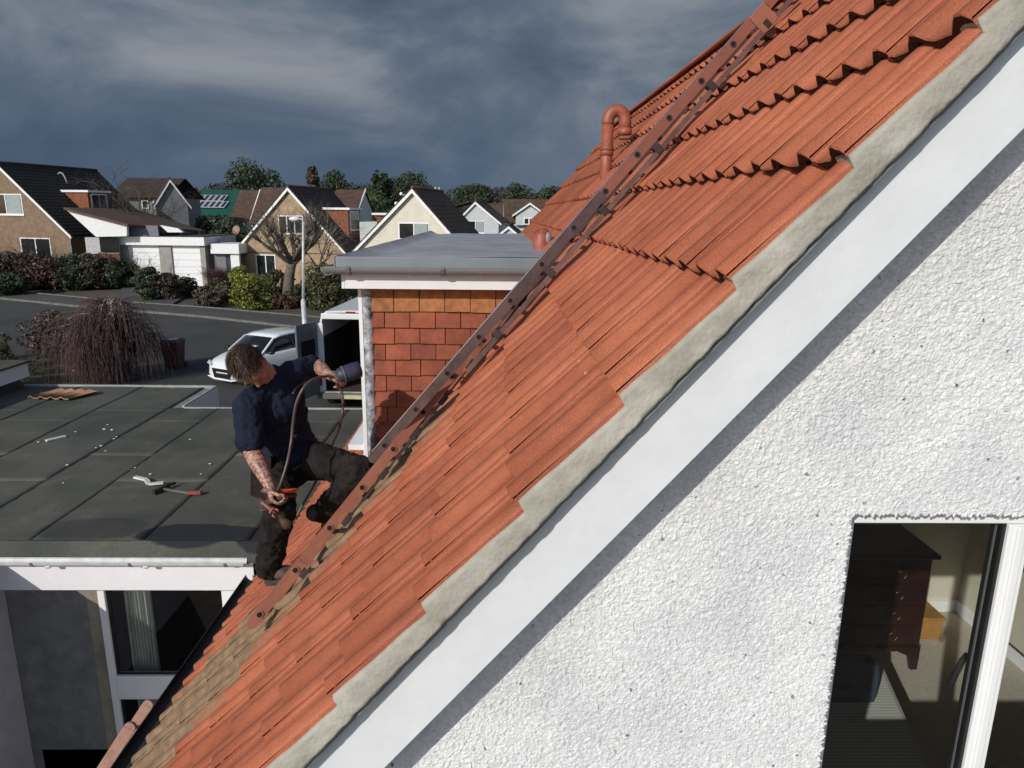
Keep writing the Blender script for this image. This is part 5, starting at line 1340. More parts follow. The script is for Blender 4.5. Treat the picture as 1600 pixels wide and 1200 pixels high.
# weeping tree
wl = gz(152, 597); rr = random.Random(4)
T = thing('weeping_tree', 'leafless weeping tree with a dome of purple brown hanging twigs beside the road', 'tree', wl)
m_ = MB(); top = wl+Vector((.25, 0, 2.05)); m_.tube([wl-Vector((0, 0, .1)), wl+Vector((.05, 0, 1.0)), top], [.16, .12, .10], 9); obj('trunk', m_, BARKG, T)
arch = MB(); tw = MB()
for k in range(40):
    a = rr.uniform(0, 2*PI); R_ = rr.uniform(.25, 1.0); hh = rr.uniform(-.1, .5); ctr = rr.choice([(.55, .1, .25), (.35, -.2, .05), (-.6, 0, -.35), (-.75, .3, -.45), (0, .3, -.1), (-.2, -.3, -.15), (.7, .2, -.3)])
    pts = []
    off = Vector(ctr)
    for i in range(9):
        t = i/8; pts.append(top+off*min(1, t*2.2)+Vector((math.cos(a)*R_*t, math.sin(a)*R_*t*.9, hh*math.sin(PI*min(1, t*1.15))-.9*t*t*t-.0)))
    arch.tube(pts, [.055, .05, .042, .036, .03, .026, .02, .015, .01], 5, caps=False)
    for j in range(46):
        i = rr.randint(2, 8); p = pts[i].lerp(pts[i-1], rr.random()); q = [p]; out_ = Vector((math.cos(a+rr.gauss(0, .5)), math.sin(a+rr.gauss(0, .5)), 0))
        v = out_*rr.uniform(.06, .26)+Vector((rr.gauss(0, .06), rr.gauss(0, .06), rr.uniform(.0, .14))); ln_ = rr.randint(5, 9)
        for s_ in range(ln_):
            q.append(q[-1]+v); v = Vector((v.x*.72+rr.gauss(0, .015), v.y*.72+rr.gauss(0, .015), v.z-.09))
            v.z = max(v.z, -.34)
            if q[-1].z < .08: break
        tw.tube(q, [.011*(1-.6*i_/len(q)) for i_ in range(len(q))], 3, caps=False)
for cx, cz, a, R_, hh in ((.45, .30, 3.6, .55, .28), (.45, .30, -.2, .6, .22), (.55, .28, .9, .4, .25), (-.65, -.30, 3.3, .5, .22), (-.6, -.3, -.1, .5, .16), (-.1, -.1, 3.9, .5, .15)):
    b0 = top+Vector((cx, -.15, cz-.25)); pts = [b0+Vector((math.cos(a)*R_*i/8, -abs(math.sin(a))*R_*i/8-.02*math.sin(i*2.1), hh*math.sin(PI*min(1, i/8*1.25))+.25*min(1, i/2)+.03*math.sin(i*1.9+cx*9)-.25*(i/8)**2)) for i in range(9)]
    arch.tube(pts, [.045, .04, .036, .032, .028, .024, .02, .016, .012], 6, caps=False)
    for j in (3, 5, 6): arch.tube([pts[j], pts[j]+Vector((rr.gauss(0, .12), rr.gauss(-.1, .1), rr.uniform(.02, .12))), pts[j]+Vector((rr.gauss(0, .3), rr.gauss(-.1, .2), rr.uniform(-.25, .05)))], [.018, .014, .008], 4, caps=False)
obj('arching_limbs', arch, BARKP, T, fixn=False); obj('hanging_twigs', tw, TWIGP, T, fixn=False)
# shrubs: (kind, px, py of foot, width m, height m, material, label)
SH = [
 ('leafy', 235, 470, 1.7, 2.0, L_DK, 'rounded dark green clipped bush below the left garage door'),
 ('leafy', 293, 441, 2.7, 2.0, L_MD, 'broad glossy green bush in front of the right garage door'),
 ('leafy', 262, 468, 2.0, 1.6, L_BR, 'brown heathery bush right of the clipped green bush'),
 ('leafy', 296, 463, 1.6, 1.2, L_DK, 'low dark bush among the brown shrubs by the pavement'),
 ('leafy', 328, 479, 2.0, 1.15, L_BR, 'low mounded grey brown heather bush at the pavement edge'),
 ('leafy', 345, 462, 1.9, 1.1, L_OL, 'low olive bush left of the yellow green bush'),
 ('leafy', 360, 473, 1.1, 1.0, L_RD, 'small russet bush against the yellow green bush'),
 ('leafy', 378, 462, 1.4, 1.9, L_YE, 'small bright yellow bush at the porch corner'),
 ('leafy', 396, 484, 2.3, 2.1, L_YE, 'large yellow green bush before the buff house'),
 ('leafy', 430, 468, 2.3, 1.9, L_OL, 'olive grey bush under the lower window of the buff house'),
 ('leafy', 440, 482, 1.8, .8, L_RD, 'low russet ground shrub at the foot of the pollarded tree'),
 ('leafy', 476, 478, 1.2, 1.4, L_DK, 'dark bush right of the pollarded tree trunk'),
 ('leafy', 512, 484, 2.9, 2.6, L_OL, 'tall olive green bush left of the dormer corner'),
 ('leafy', 535, 478, 3.0, 2.0, L_OL, 'wide green shrub half hidden by the dormer corner'),
 ('leafy', 500, 440, 4.0, 2.7, L_DK, 'dark evergreen bush against the right side of the buff gable'),
 ('leafy', 540, 432, 4.0, 3.0, L_DK, 'dark evergreen hedge clump beyond the dormer gutter'),
 ('leafy', 405, 430, 1.3, 1.6, L_MD, 'green shrub at the lower window of the buff house'),
]
for i, (k, px, py, w, h, mt, lb) in enumerate(SH):
    leafy('garden_bush', lb, gz(px, py), w, h, mt, 50+i, cat='bush', n=4200, size=.075 if h < 2.2 else .09, trunk=.02, nclump=40)
for i, (px, py, w, h, mt, lb) in enumerate([
 (25, 452, 4.0, 1.7, TWIGP, 'bare reddish hedge shrub under the brown house at the far left'),
 (95, 452, 3.2, 2.2, TWIGP, 'bare reddish shrub at the corner of the brown house'),
 (128, 450, 3.0, 2.0, BARKD, 'dark bare shrub right of the brown house downpipe'),
 (158, 449, 3.0, 1.9, TWIGP, 'purple brown hedge shrub before the low link building'),
 (186, 449, 2.8, 1.7, BARKD, 'dark hedge shrub left of the garages'),
 (342, 452, 2.0, 1.6, TWIGP, 'bare shrub before the grey porch panel')]):
    twiggy('bare_shrub', lb, gz(px, py), w, h, mt, 80+i, n=230, r=.014)
for i, (px, py, w, h, mt, lb) in enumerate([
 (-20, 452, 4.2, 2.6, L_BR, 'brown bush at the far left edge below the brown house window'),
 (30, 453, 4.2, 2.5, L_BR, 'broad brown bush under the lower window of the brown house'),
 (78, 452, 4.0, 2.2, L_RD, 'dark russet bush at the corner of the brown house'),
 (120, 452, 3.8, 2.3, L_DK, 'dark hedge bush below the brown house downpipe'),
 (155, 451, 3.6, 2.4, L_BR, 'dense brown hedge bush before the white clad end wall'),
 (185, 450, 3.2, 2.0, L_DK, 'dark hedge bush left of the garage block'),
 (10, 462, 3.0, 1.3, L_DK, 'low dark green bush beside the road at the far left')]):
    leafy('hedge_bush', lb, gz(px, py), w, h, mt, 190+i, cat='bush', n=6500, size=.10, trunk=.02, nclump=60)
# left foreground garden
for i, (x, y, w, h, mt, lb) in enumerate([(-19.4, 24.5, 3.4, 2.5, L_DK, 'dark evergreen bush at the left edge near the road'), (-17.2, 22.8, 3.0, 1.6, L_OL, 'yellow olive shrub at the left edge below the weeping tree'), (-15.6, 21.0, 2.6, 1.2, L_OL, 'low olive shrub just behind the raised white fascia'), (-16.4, 26.3, 2.2, 1.8, L_BR, 'brown bush between the left evergreen and weeping tree'), (-19.8, 20.8, 3, 1.6, L_MD, 'green shrub in the lowest left corner of the garden')]):
    leafy('garden_bush', lb, (x, y, 0), w, h, mt, 100+i, cat='bush', n=3800, size=.055, trunk=.02, nclump=30)
# distant trees
FT = [
 ('leafy', 392, 300, 11.5, 253, 110, 9.0, L_DK, 'round', 'broad dark evergreen tree standing alone above the solar roof'),
 ('cone', 487, 300, 0, 259, 118, 4.6, L_BR, 'cone', 'pointed brownish conifer above the buff gable ridge'),
 ('leafy', 527, 300, 0, 268, 140, 6, L_DK, 'round', 'small round dark tree left end of the distant tree line'),
 ('cone', 588, 300, 0, 267, 135, 5.0, L_DK, 'cone', 'dark conifer with pointed top in the distant tree line'),
 ('cone', 600, 300, 0, 270, 138, 5.0, L_DK, 'cone', 'second dark conifer close right of the pointed one'),
 ('leafy', 628, 300, 0, 276, 140, 9, L_DK, 'round', 'dark pine between conifers and cream gable'),
 ('leafy', 646, 300, 0, 271, 142, 8, L_DK, 'round', 'dark pine just above the cream gable apex'),
 ('leafy', 575, 330, 0, 300, 84, 7, L_MD, 'round', 'nearer green tree between the two big gables'),
 ('leafy', 726, 330, 0, 291, 150, 9, L_DK, 'round', 'dark tree above the pale gable roof'),
 ('leafy', 745, 330, 0, 288, 152, 8, L_DK, 'round', 'dark tree with a taller top right of the previous chimney'),
 ('leafy', 811, 330, 0, 287, 150, 6, L_DK, 'round', 'lone rounded tree above the dormer house roof'),
 ('leafy', 797, 330, 0, 297, 152, 5, L_BR, 'round', 'brownish small tree left of the lone rounded tree'),
 ('leafy', 864, 330, 0, 293, 150, 7, L_DK, 'round', 'dark tree showing just above the near roof edge'),
 ('leafy', 842, 330, 0, 307, 152, 8, L_OL, 'round', 'low olive tree beside the near roof edge'),
 ('leafy', 337, 330, 0, 338, 70, 5, L_DK, 'round', 'dark bush tree below the solar panels'),
 ('leafy', 365, 345, 0, 344, 60, 5, L_DK, 'round', 'dark evergreen behind the satellite dish'),
]
for i, (k, px, _, __, pyt, Y, w, mt, shp, lb) in enumerate(FT):
    t_ = P(px, pyt, Y); leafy('distant_tree', lb, (t_.x, Y, 0), w, t_.z, mt, 120+i, n=6500, size=.24 if Y > 100 else .14, trunk=.2, nclump=70, shape=shp)
for i, (px, pyt, Y, w, lb) in enumerate([(290, 281, 130, 9, 'bare brownish tree behind the grey gable'), (545, 277, 145, 12, 'bare reddish tree in the distant tree line left part'), (562, 279, 143, 12, 'bare brown tree at the middle of the distant tree line'), (610, 283, 146, 10, 'bare tree behind the dark pines'), (668, 284, 120, 9, 'bare tan tree right of the cream gable apex'), (692, 283, 118, 9, 'bare tan tree above the cream house roof'), (760, 301, 150, 9, 'bare tree right of the dark tree pair'), (500, 283, 146, 9, 'bare tree behind the brown roofs')]):
    t_ = P(px, pyt, Y); bare_tree('distant_bare_tree', lb, (t_.x, Y, 0), t_.z*1.02, 150+i, BARKG if i in (4, 5) else TWIGP, depth=5, kids=4, r=.2, spread=.7, ratio=.76, trunkf=.2)
# woodland that reads as one mass
rr = random.Random(77); m_ = MB(); cl = []
for k in range(330):
    px = rr.uniform(230, 900); Y = rr.uniform(150, 200); top_ = 296+8*math.sin(px*.03)+(6 if px > 700 else 0); b = P(px, top_+rr.uniform(0, 14), Y)
    cl.append((Vector((b.x, Y, b.z-1.0)), Vector((3.6, 3, 2.0)))); cl.append((Vector((b.x, Y, b.z-3.6)), Vector((4.6, 3, 3.0))))
leaf_cloud(m_, cl, 26000, .42, rr); struct('distant_woodland', m_, leafmat('far_wood', (.016, .016, .012), (.045, .036, .028)), 'stuff', fixn=False)
rr = random.Random(78); m_ = MB(); cl = []
for k in range(220):
    px = rr.uniform(-150, 330); Y = rr.uniform(100, 150); b = P(px, 318+rr.uniform(0, 10), Y); cl.append((Vector((b.x, Y, b.z-1.0)), Vector((3.6, 3, 2.4))))
leaf_cloud(m_, cl, 9000, .4, rr); struct('distant_hedgerow', m_, MATS['far_wood'], 'stuff', fixn=False)
# ================================================================ street lamp, wheelie bin, car, van
LPY = 22.6
lb_ = P(479, 560, LPY); tp = P(474, 346, LPY)
T = thing('street_lamp', 'slim pale street lamp with a short arm standing by the kerb near the white car', 'street lamp', (lb_.x, LPY, 0))
GALV = M('galvanised_pole', (.50, .51, .52), .5, .15, 3, metal=.2)
m_ = MB(); zj = P(479, 470, LPY).z; m_.tube([(lb_.x, LPY, 0), (lb_.x, LPY, zj)], .075, 12); m_.tube([(lb_.x, LPY, zj-.001), (lb_.x, LPY, zj+.06)], [.075, .042], 12); m_.tube([(lb_.x, LPY, zj), (tp.x, LPY, tp.z)], .042, 10); obj('pole', m_, GALV, T)
m_ = MB(); e_ = P(460, 342, LPY); m_.tube([(tp.x, LPY, tp.z-.02), (tp.x-.02, LPY, tp.z+.05), (tp.x-.10, LPY, tp.z+.08), (e_.x+.08, LPY, e_.z)], .028, 8); obj('arm', m_, GALV, T)
m_ = MB(); m_.ball((e_.x, LPY, e_.z+.0), .17, 14, 8, (1.05, .6, .42)); h_ = obj('lantern', m_, M('pale_lantern', (.68, .69, .70), .35), T)
m_ = MB(); m_.ball((e_.x-.01, LPY, e_.z-.045), .13, 12, 6, (1, .55, .35)); obj('lens', m_, M('clear_lens', (.3, .32, .33), .15), h_)

bl = G(268, 578); T = thing('wheelie_bin', 'dark red brown wheelie bin standing beside the road near the weeping tree', 'wheelie bin', (bl.x, bl.y, 0))
RB = M('red_brown_plastic', (.085, .028, .020), .55, .1, 5); x, y = bl.x, bl.y+.3
def taper(mb, x, y, z0, z1, a0, b0, a1, b1): return mb.hexa([Vector(q) for q in ((x-a0, y-b0, z0), (x+a0, y-b0, z0), (x+a0, y+b0, z0), (x-a0, y+b0, z0), (x-a1, y-b1, z1), (x+a1, y-b1, z1), (x+a1, y+b1, z1), (x-a1, y+b1, z1))])
m_ = MB(); taper(m_, x, y, .06, .95, .23, .26, .29, .35); obj('body', m_, RB, T, bevel=.02)
m_ = MB(); taper(m_, x, y, .955, .985, .32, .38, .32, .38); taper(m_, x, y, .986, 1.05, .31, .37, .24, .28); ld_ = obj('lid', m_, M('dark_bin_lid', (.045, .022, .018), .5), T, bevel=.015)
m_ = MB(); taper(m_, x+.02, y, 1.051, 1.062, .15, .17, .13, .15); obj('lid_patch', m_, M('pale_lid_patch', (.4, .4, .38), .5), ld_)  # pale raised patch on top of the lid
for s_ in (-1, 1):
    m_ = MB(); m_.tube([(x+s_*.23, y+.30, .10), (x+s_*.28, y+.30, .10)], .10, 16); obj('wheel', m_, MATS['black_rubber'], T)
m_ = MB(); m_.tube([(x-.25, y+.42, .93), (x+.25, y+.42, .93)], .018, 8); obj('handle', m_, RB, T)

# ---- white hatchback, nose towards the camera
CP = M('white_car_paint', (.72, .76, .80), .18, .01, 1, coat=.8)
CG = M('car_glass', (.010, .013, .015), .04, .05, 1)
BLK = M('gloss_black_trim', (.010, .010, .011), .3, .05)
def section_loft(mb, secs, smooth=True, cap=True):
    n = len(secs[0]); o = len(mb.v)
    for s_ in secs: mb.v += [Vector(p_) for p_ in s_]
    for i in range(len(secs)-1):
        for k in range(n): mb.f.append((o+i*n+k, o+i*n+(k+1) % n, o+(i+1)*n+(k+1) % n, o+(i+1)*n+k)); mb.sm.append(smooth)
    if cap: mb.f += [tuple(o+k for k in range(n))[::-1], tuple(o+(len(secs)-1)*n+k for k in range(n))]; mb.sm += [False]*2
    return mb
class Loc:
    def __init__(s, o, fwd):
        s.o = Vector((o[0], o[1], 0)); s.x = Vector((fwd[0], fwd[1], 0)).normalized(); s.y = Vector((-s.x.y, s.x.x, 0))   # y is the vehicle's left
    def __call__(s, x, y, z): return s.o+s.x*x+s.y*y+Vector((0, 0, z))
def car(c, fwd, label):
    K = Loc(c, fwd); T = thing('parked_car', label, 'car', (c[0], c[1], 0)); Lc = 4.05
    # x from rear -2.02 to front 2.02 ; (x, half width at shoulder, half width at sill, z bottom, z waist, z top of lower body)
    st = [(-2.02, .60, .60, .42, .60, .74), (-1.96, .76, .74, .30, .62, .92), (-1.75, .84, .80, .24, .66, .97), (-1.2, .875, .83, .20, .64, .98), (-.4, .88, .84, .19, .62, .97), (.5, .88, .84, .19, .60, .96),
          (.95, .875, .84, .20, .60, .955), (1.35, .865, .84, .20, .62, .89), (1.70, .82, .82, .20, .60, .80), (1.90, .74, .76, .22, .55, .70), (2.0, .60, .66, .26, .48, .58), (2.04, .50, .58, .30, .44, .50)]
    def sec(x, ws, wb, zb, zw, zt):
        P_ = [(-wb*.8, zb), (wb*.8, zb), (wb, zb+.10), (ws, zw), (ws*.985, zt-.10), (ws*.93, zt-.03), (ws*.80, zt), (ws*.4, zt+.018), (-ws*.4, zt+.018), (-ws*.80, zt), (-ws*.93, zt-.03), (-ws*.985, zt-.10), (-ws, zw), (-wb, zb+.10)]
        return [K(x, y, z) for y, z in P_]
    m_ = MB(); section_loft(m_, [sec(*s_) for s_ in st]); body = obj('body', m_, CP, T)
    # greenhouse: dark glass block with a white roof skin and pillars
    gh = [(-1.90, .62, .60, .90, .98), (-1.72, .74, .60, .94, 1.33), (-1.30, .78, .62, .95, 1.43), (-.5, .80, .63, .95, 1.462), (.10, .80, .62, .95, 1.45), (.42, .80, .60, .95, 1.385), (1.02, .78, .66, .94, .985), (1.10, .74, .70, .93, .94)]
    def gs(x, wb, wt, zb, zt): return [K(x, y, z) for y, z in ((-wb, zb), (wb, zb), (wt+.03, zt-.05), (wt-.05, zt), (-wt+.05, zt), (-wt-.03, zt-.05))]
    m_ = MB(); section_loft(m_, [gs(*s_) for s_ in gh]); obj('window_glass', m_, CG, T)
    m_ = MB(); rf = [(-1.80, .62, 1.27), (-1.70, .63, 1.350), (-1.30, .645, 1.450), (-.5, .655, 1.482), (.10, .645, 1.470), (.40, .63, 1.408)]
    def rs_(x, w, z): return [K(x, y, zz) for y, zz in ((-w-.015, z-.075), (-w+.02, z-.012), (-w*.5, z+.004), (w*.5, z+.004), (w-.02, z-.012), (w+.015, z-.075), (w*.5, z-.05), (-w*.5, z-.05))]
    section_loft(m_, [rs_(*s_) for s_ in rf]); obj('roof', m_, CP, T)
    m_ = MB()
    for s_ in (-1, 1):
        m_.bar(K(.40, s_*.635, 1.375), K(1.06, s_*.755, .955), .055, .05); m_.bar(K(-1.74, s_*.66, 1.31), K(-1.92, s_*.70, .93), .12, .06)
        m_.bar(K(-1.35, s_*.675, 1.385), K(-1.62, s_*.80, .98), .14, .035)
    obj('pillar', m_, CP, T)
    m_ = MB()
    for s_ in (-1, 1): m_.bar(K(-.30, s_*.665, 1.42), K(-.36, s_*.81, .97), .05, .03)
    obj('door_pillar', m_, BLK, T)
    # nose: grille, badge bar, lamps, bumper lip
    m_ = MB(); m_.prism([K(2.0, -.46, .56), K(2.0, .46, .56), K(2.03, .34, .27), K(2.03, -.34, .27)], K.x*.05); gr_ = obj('grille', m_, BLK, T, bevel=.01)
    m_ = MB(); m_.prism([K(2.0, -.72, .30), K(2.05, -.40, .24), K(2.07, .40, .24), K(2.0, .72, .30), K(1.9, .72, .24), K(1.9, -.72, .24)], Vector((0, 0, -.04))); obj('bumper_lip', m_, CP, T)
    m_ = MB(); m_.box(0, 0, 0, 0, 0, 0) if False else None
    q = MB(); q.obox(K(2.052, 0, .41), K.y, Vector((0, 0, 1)), K.x, (-.25, .25), (-.055, .055), (.0, .012)); obj('number_plate', q, M('pale_plate', (.55, .55, .53), .5), gr_)
    for s_ in (-1, 1):
        q = MB(); q.prism([K(1.93, s_*.50, .60), K(1.86, s_*.80, .68), K(1.72, s_*.86, .74), K(1.80, s_*.74, .745), K(1.94, s_*.52, .68)], K.x*.07); obj('headlight', q, M('headlamp', (.55, .58, .6), .1, .05, coat=.5), T, bevel=.01)
        q = MB(); q.ball(K(.86, s_*.98, 1.0), .12, 12, 8, (1, 1, .62)); mr_ = obj('door_mirror', q, BLK, T)
        q = MB(); q.obox(K(1.94, s_*.62, .36), K.y, Vector((0, 0, 1)), K.x, (-.10, .10), (-.06, .06), (-.02, .06)); obj('air_intake', q, BLK, T, bevel=.01)
        q = MB(); q.prism([K(-1.93, s_*.55, .80), K(-1.86, s_*.80, .82), K(-1.80, s_*.84, .95), K(-1.92, s_*.60, .94)], K.x*-.05); obj('tail_light', q, M('red_lamp', (.35, .02, .015), .2), T)
        for xx in (1.27, -1.28):
            q = MB(); a = K(xx, s_*.70, .31); b = K(xx, s_*.885, .31); q.tube([a, K(xx, s_*.86, .31), b], [.31, .31, .285], 24); wh = obj('wheel', q, MATS['black_rubber'], T)
            q = MB(); q.tube([K(xx, s_*.886, .31), K(xx, s_*.893, .31)], .21, 20); obj('rim', q, M('alloy', (.35, .36, .37), .3, metal=.8), wh)
        q = MB(); q.obox(K(0, s_*.882, .0), K.x, K.y*s_, Vector((0, 0, 1)), (-.55, -.40), (0, .025), (.80, .83)); obj('door_handle', q, CP, T)
    for s_ in (-1, 1):
        for xx in (1.27, -1.28):
            q = MB(); q.prism([K(xx+.37*math.cos(PI*k/12), s_*.868, .30+.37*math.sin(PI*k/12)) for k in range(13)], K.y*s_*.022); obj('wheel_arch', q, BLK, T)
    q = MB(); q.obox(K(1.02, 0, 0), K.y, Vector((0, 0, 1)), K.x, (-.22, .05), (.985, 1.02), (-.25, .02)); q.obox(K(.78, .12, 0), K.y, Vector((0, 0, 1)), K.x, (0, .2), (1.13, 1.155), (-.2, .1)); obj('windscreen_papers', q, M('white_paper', (.6, .6, .6), .7), T)
    return T
car((-7.85, 24.0), (-.47, -.88), 'white hatchback with black grille parked in the road beyond the man')

# ---- white van seen from behind, rear doors open
VK = Loc((-4.05, 19.3), (.06, 1.0))     # origin at the rear sill, x forward (away)
T = thing('white_van', 'white high roofed van with open rear doors parked beside the dormer corner', 'van', (-4.4, 21.5, 0))
VP = M('white_van_paint', (.70, .71, .72), .3, .02, 2, coat=.4); VH = 2.84; VW = .98
m_ = MB()
up_ = Vector((0, 0, 1))
def vb(mb, x0, x1, y0, y1, z0, z1): return mb.obox(VK(0, 0, 0), VK.x, VK.y, up_, (x0, x1), (y0, y1), (z0, z1))
for s_ in (-1, 1):
    sec_ = [(VW, .45), (VW+.02, 1.0), (VW-.01, 1.7), (VW-.08, 2.40), (VW-.16, 2.7), (VW-.30, VH), (VW-.32, VH-.05), (VW-.20, 2.66), (VW-.13, 2.38), (VW-.06, 1.68), (VW-.04, 1.0), (VW-.04, .45)]
    m_.prism([VK(0, s_*y, z) for y, z in sec_], VK.x*5.0)
m_.prism([VK(0, y, z) for y, z in ((-VW+.30, VH), (0, VH+.03), (VW-.30, VH), (VW-.32, VH-.05), (0, VH-.03), (-VW+.32, VH-.05))], VK.x*5.0)
vb(m_, 5.0, 5.3, -VW+.1, VW-.1, .5, 1.5); body = obj('body', m_, VP, T)
m_ = MB(); vb(m_, .02, 3.2, -VW+.05, VW-.05, .50, .56); vb(m_, 3.2, 3.25, -VW+.05, VW-.05, .5, 2.5); obj('load_floor', m_, M('dark_ply', (.05, .035, .025), .8), T)
m_ = MB(); vb(m_, .02, 3.2, VW-.10, VW-.07, .56, 2.2); vb(m_, .02, 3.2, -VW+.07, -VW+.10, .56, 2.2); obj('lining', m_, M('dark_lining', (.02, .02, .022), .9), T)
m_ = MB(); vb(m_, -.02, .03, -VW+.16, VW-.16, 2.62, 2.78); vb(m_, -.02, .04, VW-.20, VW-.02, .5, 2.50); vb(m_, -.02, .04, -VW+.02, -VW+.20, .5, 2.5); obj('rear_frame', m_, VP, T, bevel=.02)
m_ = MB(); vb(m_, -.16, .0, -VW-.02, VW+.02, .40, .56); obj('bumper', m_, M('grey_bumper', (.10, .095, .09), .6, .15), T, bevel=.02)
m_ = MB(); vb(m_, -.17, -.161, -.26, .26, .42, .53); obj('number_plate', m_, M('yellow_plate', (.48, .44, .28), .5), T)
m_ = MB(); vb(m_, -.03, .0, -.12, .12, 2.80, 2.84); obj('brake_light', m_, MATS['red_lamp'], T)
m_ = MB(); vb(m_, -.10, -.02, -VW+.1, VW-.1, .57, .60); obj('sill_plate', m_, M('worn_sill', (.36, .35, .31), .6, .2), T)
for s_ in (1, -1):
    # leaf hinged on the rear corner and swung right round beside the body
    hx = VK(-.02, s_*(VW-.02), 0); dr = (VK.y*s_*.34-VK.x*.9).normalized() if s_ > 0 else (VK.y*s_*.75-VK.x*.66).normalized(); nn_ = dr.cross(up_)
    q = MB(); q.obox(hx, dr, nn_, up_, (0, .86), (-.03, .03), (.52, 2.56)); D_ = obj('rear_door', q, M('grey_door_inner', (.12, .125, .135), .5, .1), T, bevel=.02)
    for t_ in (-.035, .031):
        q = MB(); q.obox(hx, dr, nn_, up_, (.14, .70), (t_, t_+.004), (1.35, 2.1)); obj('door_window', q, CG, D_)
    q = MB(); q.obox(hx, dr, nn_, up_, (.70, .80), (-.05, -.03), (1.0, 1.2)); obj('door_handle', q, BLK, D_)
for s_ in (-1, 1):
    for xx in (.95, 4.2):
        q = MB(); q.tube([VK(xx, s_*.70, .34), VK(xx, s_*.97, .34)], .34, 22); obj('wheel', q, MATS['black_rubber'], T)
    q = MB(); q.obox(VK(0, s_*(VW-.02), 0), VK.x, VK.y*s_, up_, (-.03, .0), (-.09, .04), (.75, 1.45)); obj('tail_light', q, MATS['red_lamp'], T, bevel=.01)
# ================================================================ the man spraying the roof
hc = P(391, 573, 3.74)
MAN = thing('person', 'man in navy t-shirt and dark work trousers kneeling on the roof ladder spraying paint', 'person', (P(455, 800, 3.85)))
def skin_mat():
    m = bpy.data.materials.new('skin'); m.use_nodes = True; t = m.node_tree; b = t.nodes['Principled BSDF']; l = t.links.new
    b.inputs['Roughness'].default_value = .55; b.inputs['Subsurface Weight'].default_value = .08; b.inputs['Subsurface Radius'].default_value = (.01, .004, .002)
    g = t.nodes.new('ShaderNodeNewGeometry')
    n = t.nodes.new('ShaderNodeTexNoise'); n.inputs['Scale'].default_value = 14; n.inputs['Detail'].default_value = 5; l(g.outputs['Position'], n.inputs['Vector'])
    r = t.nodes.new('ShaderNodeValToRGB'); r.color_ramp.elements[0].color = (.34, .155, .11, 1); r.color_ramp.elements[1].color = (.52, .29, .215, 1); l(n.outputs['Fac'], r.inputs['Fac'])
    w = t.nodes.new('ShaderNodeTexWave'); w.wave_type = 'RINGS'; w.inputs['Scale'].default_value = 9; w.inputs['Distortion'].default_value = 14; w.inputs['Detail'].default_value = 4; w.inputs['Detail Scale'].default_value = 2.2; l(g.outputs['Position'], w.inputs['Vector'])
    r2 = t.nodes.new('ShaderNodeValToRGB'); e = r2.color_ramp.elements; e[0].position = .50; e[0].color = (0, 0, 0, 1); e[1].position = .68; e[1].color = (1, 1, 1, 1); l(w.outputs['Fac'], r2.inputs['Fac'])
    d = t.nodes.new('ShaderNodeVectorMath'); d.operation = 'DISTANCE'; d.inputs[1].default_value = tuple(hc); l(g.outputs['Position'], d.inputs[0])
    mr_ = t.nodes.new('ShaderNodeMapRange'); mr_.inputs['From Min'].default_value = .20; mr_.inputs['From Max'].default_value = .24; l(d.outputs['Value'], mr_.inputs['Value'])
    mu = t.nodes.new('ShaderNodeMath'); mu.operation = 'MULTIPLY'; l(r2.outputs[0], mu.inputs[0]); l(mr_.outputs[0], mu.inputs[1])
    mu2 = t.nodes.new('ShaderNodeMath'); mu2.operation = 'MULTIPLY'; mu2.inputs[1].default_value = .72; l(mu.outputs[0], mu2.inputs[0])
    mx_ = t.nodes.new('ShaderNodeMixRGB'); l(mu2.outputs[0], mx_.inputs['Fac']); l(r.outputs[0], mx_.inputs[1]); mx_.inputs[2].default_value = (.085, .06, .06, 1)
    l(mx_.outputs[0], b.inputs['Base Color']); return m
SKIN = skin_mat()
def fabric(name, c, c2, sc=7, b_=.8): return M(name, c, .88, .2, sc, bump=b_, bs=16, col2=c2, spec=.25, bdist=.02, detail=7)
NAVY = fabric('navy_cotton', (.006, .009, .022), (.014, .019, .042), 5, .7)
TROU = fabric('dark_work_trousers', (.006, .005, .006), (.024, .017, .015), 9, 1.0)
def chain(mb, pts, rs, n=12):
    """solid of revolution along joints with rounded joints"""
    pts = [Vector(p_) for p_ in pts]; P2, R2_ = [], []
    for i in range(len(pts)-1):
        for k in range(5):
            t = k/5; P2.append(pts[i].lerp(pts[i+1], t)); R2_.append(rs[i]*(1-t)+rs[i+1]*t)
    P2.append(pts[-1]); R2_.append(rs[-1]); mb.tube(P2, R2_, n)
    for p_, r in zip(pts, rs): mb.ball(p_, r, n, 8)
def ell(mb, c, axes, n=18, m=12):
    """ellipsoid with three axis vectors"""
    o = len(mb.v); c = Vector(c)
    for i in range(m+1):
        t = PI*i/m
        for k in range(n):
            a = 2*PI*k/n; mb.v.append(c+axes[0]*math.sin(t)*math.cos(a)+axes[1]*math.sin(t)*math.sin(a)+axes[2]*math.cos(t))
    for i in range(m):
        for k in range(n):
            k2 = (k+1) % n; mb.f.append((o+i*n+k, o+(i+1)*n+k, o+(i+1)*n+k2, o+i*n+k2)); mb.sm.append(True)
def fuse(name, mb, mat, parent, vox=.007, sm=4, disp=0, dsize=.05):
    o = obj(name, mb, mat, parent, smooth=True, fixn=True)
    r = o.modifiers.new('remesh', 'REMESH'); r.mode = 'VOXEL'; r.voxel_size = vox; r.use_smooth_shade = True
    s_ = o.modifiers.new('smooth', 'SMOOTH'); s_.iterations = sm; s_.factor = .5
    if disp:
        t = bpy.data.textures.new(name+'_folds', 'CLOUDS'); t.noise_scale = dsize; t.noise_depth = 2
        d = o.modifiers.new('folds', 'DISPLACE'); d.texture = t; d.strength = disp; d.mid_level = .5; d.texture_coords = 'GLOBAL'
    return o
